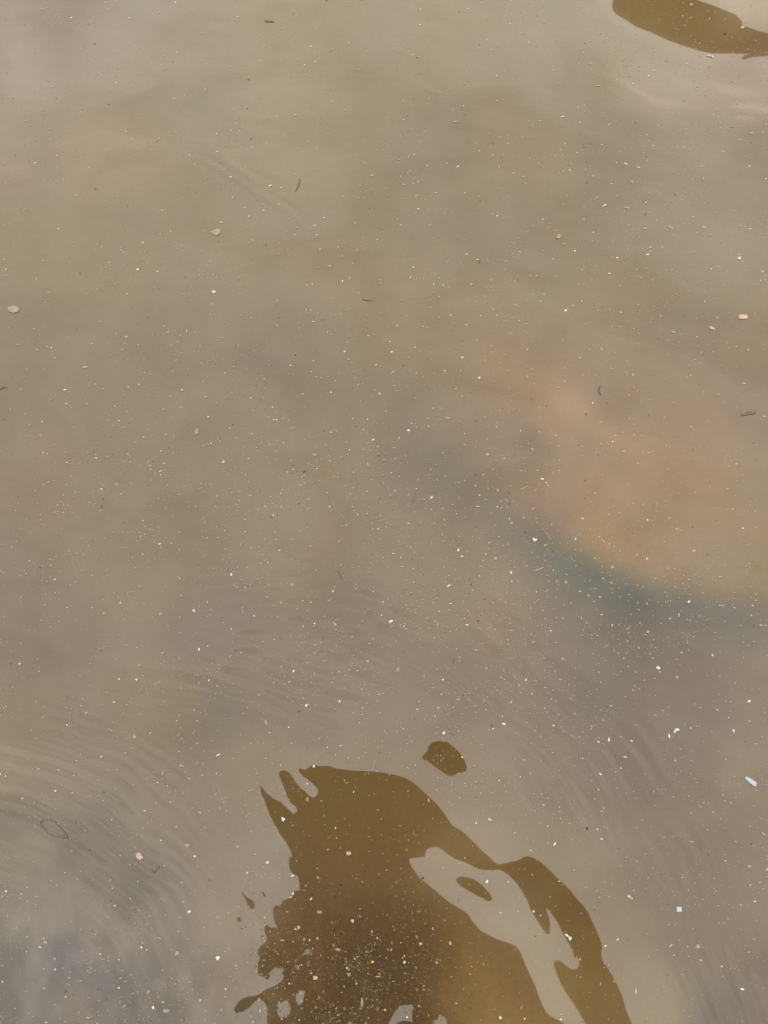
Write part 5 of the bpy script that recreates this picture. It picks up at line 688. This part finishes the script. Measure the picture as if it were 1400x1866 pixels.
# slender bits and the bent hair ring: (centre line in photo px, half-widths px, material, name, category, label)
BENT = [
 ([(75,1498),(77,1495.5),(82,1494),(90,1493.5),(97,1495.5),(102,1499),(108,1506),(113,1512),(118,1518),(121.5,1523),(120,1525.5),(114,1526),(106,1525),(98,1523.5),(91,1520.5),(85,1515.5),(79,1508.5),(75,1502),(75,1498)],
  [1.3,1.1,1.,.9,.8,.8,.9,1.1,1.6,2.4,2.3,1.7,1.3,1.2,1.2,1.3,1.4,1.4,1.3], 'g', 'hair_loop', 'loop', 'thin dark olive loop of fibre floating at the lower left'),
 ([(546,327),(545.5,333),(543.5,340),(539,349)], [.8,1.4,1.1,.5], 'g', 'curved_stem', 'stem', 'short dark curved stem floating in the upper left middle'),
 ([(1094,703),(1091.5,708),(1092,714),(1095,719)], [1.2,1.7,1.9,1.5], 'g', 'curved_stem', 'stem', 'stubby dark comma-shaped bit over the top of the orange glow'),
 ([(615,1040),(618,1046),(621,1051),(625,1056)], [.4,.9,1.2,.7], 'g', 'curved_stem', 'stem', 'thin dark curved stem beside two white scraps near the centre'),
 ([(758,894),(757,902),(755,910),(753.5,917)], [.4,.45,.45,.4], 'g', 'fine_hair', 'fibre', 'straight hair-thin dark fibre standing upright left of the teal band'),
 ([(-2,711),(4,707.5),(9,706),(14,707)], [.5,.8,.9,.6], 'g', 'curved_stem', 'stem', 'thin dark twig poking in at the left edge'),
 ([(661,546),(669,547.5),(680,548.5)], [.7,.6,.3], 'g', 'fine_hair', 'fibre', 'faint horizontal dark fibre above the middle of the water'),
 ([(483,38),(488,39.5),(494,39),(499,40)], [1.6,2.4,2.6,1.2], 'g', 'sunken_bit', 'debris', 'blurred dark smudge near the top edge left of centre'),
 ([(1350,757),(1356,756),(1361,755),(1366,752.5),(1371,753.5),(1377,751.5)], [1.8,1.4,2.2,3.2,3.0,1.2], 'g', 'leaf_shred', 'leaf shred', 'ragged dark leaf shred near the right edge above the middle'),
 ([(987,964),(992,968),(997,973),(1001,979),(1003.5,985)], [.3,.45,.5,.5,.35], 't', 'pale_fibre', 'fibre', 'pale arched fibre at the upper end of the teal band'),
 ([(978,981),(983,976),(990,972.5),(997,974),(1002,979)], [.25,.3,.3,.3,.25], 'f', 'pale_fibre', 'fibre', 'fainter thin fibre crossing under the pale arched one'),
 ([(1338,97),(1338,97)], [.1,.1], 'g', '', '', ''),
 ([(276,1584),(279,1589),(284,1587),(291,1578)], [.8,1.5,1.4,.6], 'g', 'dark_husk', 'husk', 'small dark hooked husk below the peach flake at the lower left'),
 ([(726,1214),(724.5,1219),(727,1224),(728,1226)], [.5,.7,.6,.4], 'o', 'tan_thread', 'thread', 'curled tan thread floating below the centre'),
 ([(895,1320),(898,1326),(900,1328)], [.4,.6,.4], 'd', 'thorn', 'thorn', 'tiny dark thorn with a pale bead above the oval brown spot'),
]
BENT = [b for b in BENT if b[3]]
ENT = [e for e in ENT if not (e[5] in 'gd' and any(min(math.hypot(e[0] - q[0], e[1] - q[1]) for q in b[0]) < 7 for b in BENT))]

def strip(pts, hw, m, name):
    V, Fc = [], []
    n = 6
    P3 = []
    for px, py in pts:
        x, y = at(px, py); P3.append(Vector((x, y, 0.0006 + float(height(np.array([x]), np.array([y]))[0]))))
    o = P3[len(P3) // 2].copy()
    for i, p in enumerate(P3):
        d = (P3[min(i + 1, len(P3) - 1)] - P3[max(i - 1, 0)]); d.z = 0
        if d.length < 1e-6: d = Vector((1, 0, 0))
        d.normalize(); u = Vector((-d.y, d.x, 0)); s = px_size(*pts[i]) * hw[i]
        for k in range(n):
            a = 2 * PI * k / n
            V.append(p - o + u * math.cos(a) * s + Vector((0, 0, 1)) * math.sin(a) * min(s, 0.0008))
    for i in range(len(P3) - 1):
        for k in range(n):
            a, b = i * n + k, i * n + (k + 1) % n
            Fc.append((a, b, b + n, a + n))
    Fc.append(tuple(range(n))[::-1]); Fc.append(tuple(range((len(P3) - 1) * n, len(P3) * n)))
    ob = link_mesh(name, V, Fc, m, smooth=True)
    ob.location = o
    return ob
def refine(pts, hw, k=3):
    out, ow = [], []
    n = len(pts)
    for i in range(n - 1):
        p0, p1, p2, p3 = pts[max(i - 1, 0)], pts[i], pts[i + 1], pts[min(i + 2, n - 1)]
        for j in range(k):
            t_ = j / k
            out.append(tuple(0.5 * ((2 * p1[a]) + (-p0[a] + p2[a]) * t_ + (2 * p0[a] - 5 * p1[a] + 4 * p2[a] - p3[a]) * t_**2 + (-p0[a] + 3 * p1[a] - 3 * p2[a] + p3[a]) * t_**3) for a in (0, 1)))
            ow.append(hw[i] + (hw[i + 1] - hw[i]) * t_)
    out.append(pts[-1]); ow.append(hw[-1])
    return out, ow
for pts, hw, k, name, cat, label in BENT:
    p2, w2 = refine(pts, hw)
    tag(strip(p2, w2, FM[k], name), label, cat)

# where on the water a fleck lies, in words
ZONES = [((-9, -9, 350, 300), 'in the pinkish top left corner'), ((350, -9, 760, 300), 'near the top edge left of centre'), ((760, -9, 1100, 300), 'left of the small brown patch at the top'),
 ((1100, -9, 1500, 92), 'beside the small brown patch at the top'), ((1100, 92, 1500, 300), 'just below the small brown patch at the top'),
 ((-9, 300, 350, 620), 'at the upper left'), ((350, 300, 760, 620), 'left of centre in the upper half'), ((760, 300, 1100, 620), 'right of centre in the upper half'), ((1100, 300, 1500, 620), 'above the orange glow at the right'),
 ((-9, 620, 350, 960), 'by the left edge at mid height'), ((350, 620, 820, 960), 'in the open middle of the water'), ((820, 620, 1500, 930), 'over the orange glow at the right'),
 ((900, 930, 1200, 1130), 'on the dark teal band'), ((1200, 930, 1500, 1200), 'at the right end of the teal band'), ((600, 960, 900, 1180), 'left of the dark teal band'),
 ((350, 960, 600, 1200), 'in the speckled water left of the centre'), ((-9, 960, 350, 1200), 'at the left below mid height'),
 ((-9, 1200, 350, 1400), 'above the fine ripples at the lower left'), ((350, 1180, 700, 1400), 'just above the large brown patch'), ((700, 1130, 1050, 1345), 'above the oval brown spot'),
 ((1050, 1130, 1500, 1400), 'below the teal band at the right'), ((-9, 1400, 400, 1640), 'by the dark loop at the lower left'), ((-9, 1640, 430, 1870), 'in the mottled bottom left corner'),
 ((400, 1400, 470, 1870), 'left of the large brown patch'), ((1150, 1400, 1500, 1870), 'right of the large brown patch')]
MAINP = MAIN
def zone(x, y):
    if inside((x, y), MAINP) and not any(inside((x, y), h) for h in HOLES):
        if x > 905: return 'on the narrow right arm of the large brown patch'
        if y < 1600: return 'on the smooth upper part of the large brown patch'
        if x > 800: return 'on the golden lower part of the large brown patch'
        if x < 580: return 'in the debris at the left of the large brown patch'
        return 'among the dense debris in the large brown patch'
    if y > 1530 and 740 < x < 1080: return 'on the pale tongue inside the large brown patch'
    for (a, b, c, d), n in ZONES:
        if a <= x < c and b <= y < d: return n
    if y > 1400 and x < 740: return 'at the ragged left rim of the large brown patch'
    return 'at the right rim of the large brown patch'
ENT.sort(key=lambda e: -(e[2] * e[3]) * {'w': 4, 'b': 9, 'y': 9, 'o': 1.1, 'd': 1.4, 'g': 1.1, 'c': 1.0, 't': .8, 'f': .35}[e[5]])
IND, REST = ENT[:290], ENT[290:]
KIND = {'w': 'white scrap', 'b': 'pale bluish scrap', 'c': 'cream fleck', 't': 'dull tan fleck', 'f': 'blurred faint fleck', 'd': 'black speck', 'g': 'dark olive speck', 'o': 'brown-orange crumb', 'y': 'yellow grain'}
CAT = {'w': 'scrap', 'b': 'scrap', 'c': 'fleck', 't': 'fleck', 'f': 'fleck', 'd': 'speck', 'g': 'speck', 'o': 'crumb', 'y': 'grain'}
NAMES = {'w': 'white_scrap', 'b': 'bluish_scrap', 'c': 'cream_fleck', 't': 'tan_fleck', 'f': 'faint_fleck', 'd': 'dark_speck', 'g': 'dark_speck', 'o': 'brown_crumb', 'y': 'yellow_grain'}
ORD = ['largest', 'second largest', 'third largest']
bucket = {}
for e in IND:
    bucket.setdefault((zone(e[0], e[1]), e[5]), []).append(e)
LAB = {}
for (zn, k), lst in bucket.items():
    lst.sort(key=lambda e: -(e[2] * e[3]))
    if len(lst) == 1:
        LAB[id(lst[0])] = (('lone %s %s' if k in 'wbgdyo' else 'clearest %s %s') % (KIND[k], zn), None); continue
    shapes = {}
    for i, e in enumerate(lst):
        if i < 3: LAB[id(e)] = ('%s %s %s' % (ORD[i], KIND[k], zn), None)
        else: shapes.setdefault('round' if e[2] < 1.45 * e[3] and e[3] < 1.45 * e[2] else ('slender' if e[2] > e[3] else 'upright'), []).append(e)
    for sh, ls in shapes.items():
        if len(ls) == 1:
            LAB[id(ls[0])] = ('smaller %s %s %s' % (sh, KIND[k], zn), None); continue
        for word, key in (('uppermost', lambda e: e[1]), ('lowest', lambda e: -e[1]), ('leftmost', lambda e: e[0]), ('rightmost', lambda e: -e[0]), ('widest', lambda e: -e[2])):
            if not ls: break
            q = min(ls, key=key); ls.remove(q)
            LAB[id(q)] = ('%s smaller %s %s %s' % (word, sh, KIND[k], zn), None)
        for e in ls: LAB[id(e)] = ('smaller %s %s %s' % (sh, KIND[k], zn), '%s %ss %s' % (sh, KIND[k], zn))
PLURAL = {'w': 'white scraps floating on the water', 'b': 'pale bluish scraps floating on the water', 'c': 'cream flecks floating on the water', 't': 'dull tan flecks floating on the water', 'f': 'blurred faint flecks at the water surface', 'd': 'black specks floating on the water', 'g': 'dark olive specks floating on the water', 'o': 'brown-orange crumbs in the brown patch', 'y': 'yellow grains in the brown patch'}
for e in IND:
    lab, grp = LAB[id(e)]
    o = flake(e[0], e[1], max(e[2], 2.0), max(e[3], 1.8), e[4], e[5], lab, CAT[e[5]])
    o['group'] = grp or PLURAL[e[5]]
def outline_flake(name, pts, m, label, cat, thick=0.0009):
    xy = [at(*p) for p in pts]
    cx = sum(p[0] for p in xy) / len(xy); cy = sum(p[1] for p in xy) / len(xy)
    n = len(xy)
    V = [(x - cx, y - cy, 0) for x, y in xy] + [((x - cx) * .95, (y - cy) * .95, thick) for x, y in xy]
    Fc = [tuple(range(n)), tuple(range(2 * n - 1, n - 1, -1))] + [(k, k + n, (k + 1) % n + n, (k + 1) % n) for k in range(n)]
    o = link_mesh(name, V, Fc, m)
    o.location = (cx, cy, 0.0005 + float(height(np.array([cx]), np.array([cy]))[0]))
    return tag(o, label, cat)
outline_flake('film_sliver', [(1357,1416),(1361,1415.5),(1368,1419),(1375,1424),(1379,1427),(1378,1433),(1374,1433),(1369,1429),(1363,1424),(1359,1420)], FM['b'], 'long pale blue sliver of film near the right edge', 'sliver')
outline_flake('square_scrap', [(1233,1652.5),(1236,1652),(1239,1653),(1242,1652.5),(1242.5,1658),(1242,1662),(1237,1662),(1233,1661.5)], FM['b'], 'square pale blue scrap right of the large brown patch', 'scrap')
outline_flake('peach_flake', [(249,1557),(251,1553),(254,1554.5),(257,1556),(259,1560),(262,1562),(259,1565),(255,1567),(252,1565.5),(248,1562)], FM['c'] if 0 else mat('bright_peach', (0.185, 0.14, 0.10), noise=900, var=0.6), 'crumpled peach flake at the lower left beyond the dark loop', 'flake')
m_pe = mat('peach_sunken', (0.138, 0.108, 0.076), noise=300, var=0.25)
outline_flake('peach_flake', [(384,423),(390,420),(396,418),(403,418),(402,424),(398,428),(393,430),(387,427)], m_pe, 'soft-edged peach flake in the upper left quarter', 'flake')
outline_flake('peach_flake', [(15,561),(20,559),(27,558),(34,561),(36,565),(33,569),(25,571),(18,569),(14,565)], m_pe, 'soft oval peach flake at the left edge', 'flake')
outline_flake('peach_flake', [(1013,433),(1016,429),(1021,427),(1023,431),(1020,435),(1016,435)], m_pe, 'small dull peach flake right of centre in the upper half', 'flake')
outline_flake('peach_flake', [(356,785),(359,782),(362,784),(362,789),(358,793),(355,790)], m_pe, 'small rounded peach flake left of the middle', 'flake')
m_cr = mat('cream_sunken', (0.205, 0.16, 0.118), noise=300, var=0.2)
outline_flake('cream_flake', [(1346,575),(1349,574),(1361,574),(1363,578),(1362,581),(1350,581.5),(1346,580)], m_cr, 'bright peachy bar-shaped flake at the right edge above the glow', 'flake')
outline_flake('cream_flake', [(1292,596),(1296,595),(1300,597),(1303,599),(1301,601),(1296,600),(1294,598)], m_cr, 'small peachy flake left of the bar-shaped one', 'flake')
outline_flake('cream_flake', [(1287,102),(1290,100.5),(1298,101),(1301,104),(1299,107),(1296,103.5),(1290,103.5)], m_cr, 'pale pink curled flake under the small brown patch', 'flake')

# everything smaller, far too many to count: dust, fibres and crumbs on and just under the surface
TONE = {'w': (0.24, 0.243, 0.247), 'b': (0.20, 0.235, 0.27), 'c': (0.275, 0.245, 0.19), 't': (0.178, 0.150, 0.108), 'f': (0.148, 0.123, 0.086), 'd': (0.015, 0.012, 0.009), 'g': (0.04, 0.034, 0.023), 'o': (0.14, 0.096, 0.052), 'y': (0.26, 0.16, 0.03)}
def dust(name, ents, label, z0=0.0005):
    V, Fc, Cc = [], [], []
    xs_ = np.array([at(e[0], e[1])[0] for e in ents]); ys_ = np.array([at(e[0], e[1])[1] for e in ents])
    hs = height(xs_, ys_)
    for j, (px, py, ln, wd, ang, k, *c) in enumerate(ents):
        s = px_size(px, py); a = math.radians(ang)
        n = 6; b = len(V)
        for q in range(n):
            t_ = 2 * PI * (q + random.uniform(-.25, .25)) / n
            r = 0.5 * random.uniform(0.65, 1.05)
            u, v = ln * s * r * math.cos(t_), wd * s * r * math.sin(t_)
            V.append((xs_[j] + u * math.cos(a) - v * math.sin(a), ys_[j] + u * math.sin(a) + v * math.cos(a), z0 + hs[j]))
        V.append((xs_[j], ys_[j], z0 + hs[j] + 0.0005))
        for q in range(n): Fc.append((b + q, b + (q + 1) % n, b + n))
        col = np.array(TONE[k]) * random.uniform(0.75, 1.15)
        Cc += [col] * (n + 1)
    me = bpy.data.meshes.new(name)
    me.from_pydata(V, [], Fc)
    a_ = me.color_attributes.new('tone', 'FLOAT_COLOR', 'POINT')
    a_.data.foreach_set('color', rgba(np.array(Cc)).ravel().astype(np.float32))
    me.materials.append(m_dust); me.update()
    o = bpy.data.objects.new(name, me); C.objects.link(o)
    return tag(o, label, 'debris', kind='stuff')
m_dust = mat('dust', (1, 1, 1), attr='tone')
dust('floating_dust', REST, 'countless tiny pale and dark specks scattered over the whole water')
def density(x, y):
    d = 0.36 + 0.9 * math.exp(-(((x - 620) / 330) ** 2 + ((y - 1000) / 260) ** 2)) + 0.8 * math.exp(-(((x - 1100) / 250) ** 2 + ((y - 1060) / 130) ** 2))
    d += 0.35 * math.exp(-(((x - 900) / 350) ** 2 + ((y - 1250) / 200) ** 2)) + 0.5 * math.exp(-(((x - 150) / 220) ** 2 + ((y - 1760) / 130) ** 2)) + 0.3 * math.exp(-(((x - 1200) / 200) ** 2 + ((y - 300) / 200) ** 2))
    return d
mic = []
while len(mic) < 11000:
    x, y = random.uniform(-20, 1420), random.uniform(-20, 1890)
    cl_ = 0.25 + 3.0 * max(0, float(value_noise(np.array([x / 60 + y / 130]), np.array([y / 42]), 91)[0]) - 0.45)
    if random.random() > density(x, y) * cl_: continue
    if y > 1390 and random.random() < 0.55 and inside((x, y), MAIN): continue
    k = random.choices('tfcdg', (30, 60, 8, 1, 1))[0]
    s = random.uniform(1.1, 2.1) if k != 'f' else random.uniform(1.1, 3.0)
    mic.append([x, y, s * random.uniform(1.0, 2.2), s * random.uniform(.6, 1), random.gauss(0, 40), k])
dust('fine_dust', mic, 'fine pale dust too small to count spread over the water', 0.0003)
deb = []
while len(deb) < 3000:
    x, y = random.gauss(660, 130), random.gauss(1790, 100)
    if y > 1890 or y < 1600 or x < 430 or x > 860: continue
    cl_ = float(value_noise(np.array([x / 22]), np.array([y / 22]), 95)[0])
    if random.random() > 1.7 * cl_ - 0.35: continue
    if not inside((x, y), MAIN) and random.random() < 0.6: continue
    if x > 790 and random.random() < 0.7: continue
    k = random.choices('otdgcf', (44, 6, 8, 12, 3, 27))[0]
    s = min(6.5, 0.7 + random.expovariate(1 / 0.95))
    if random.random() < 0.25: deb.append([x, y, s * 3.2, 0.9, random.uniform(-90, 90), random.choice('oog')])
    else: deb.append([x, y, s * random.uniform(1.0, 1.8), s * random.uniform(.6, 1), random.uniform(-90, 90), k])
TONE['o'] = (0.100, 0.072, 0.040); TONE['t'] = (0.10, 0.078, 0.052); TONE['g'] = (0.032, 0.022, 0.014); TONE['f'] = (0.066, 0.044, 0.026)
dust('debris_scum', deb, 'dense brown and orange crumbs filling the bottom of the brown patch', 0.0002)
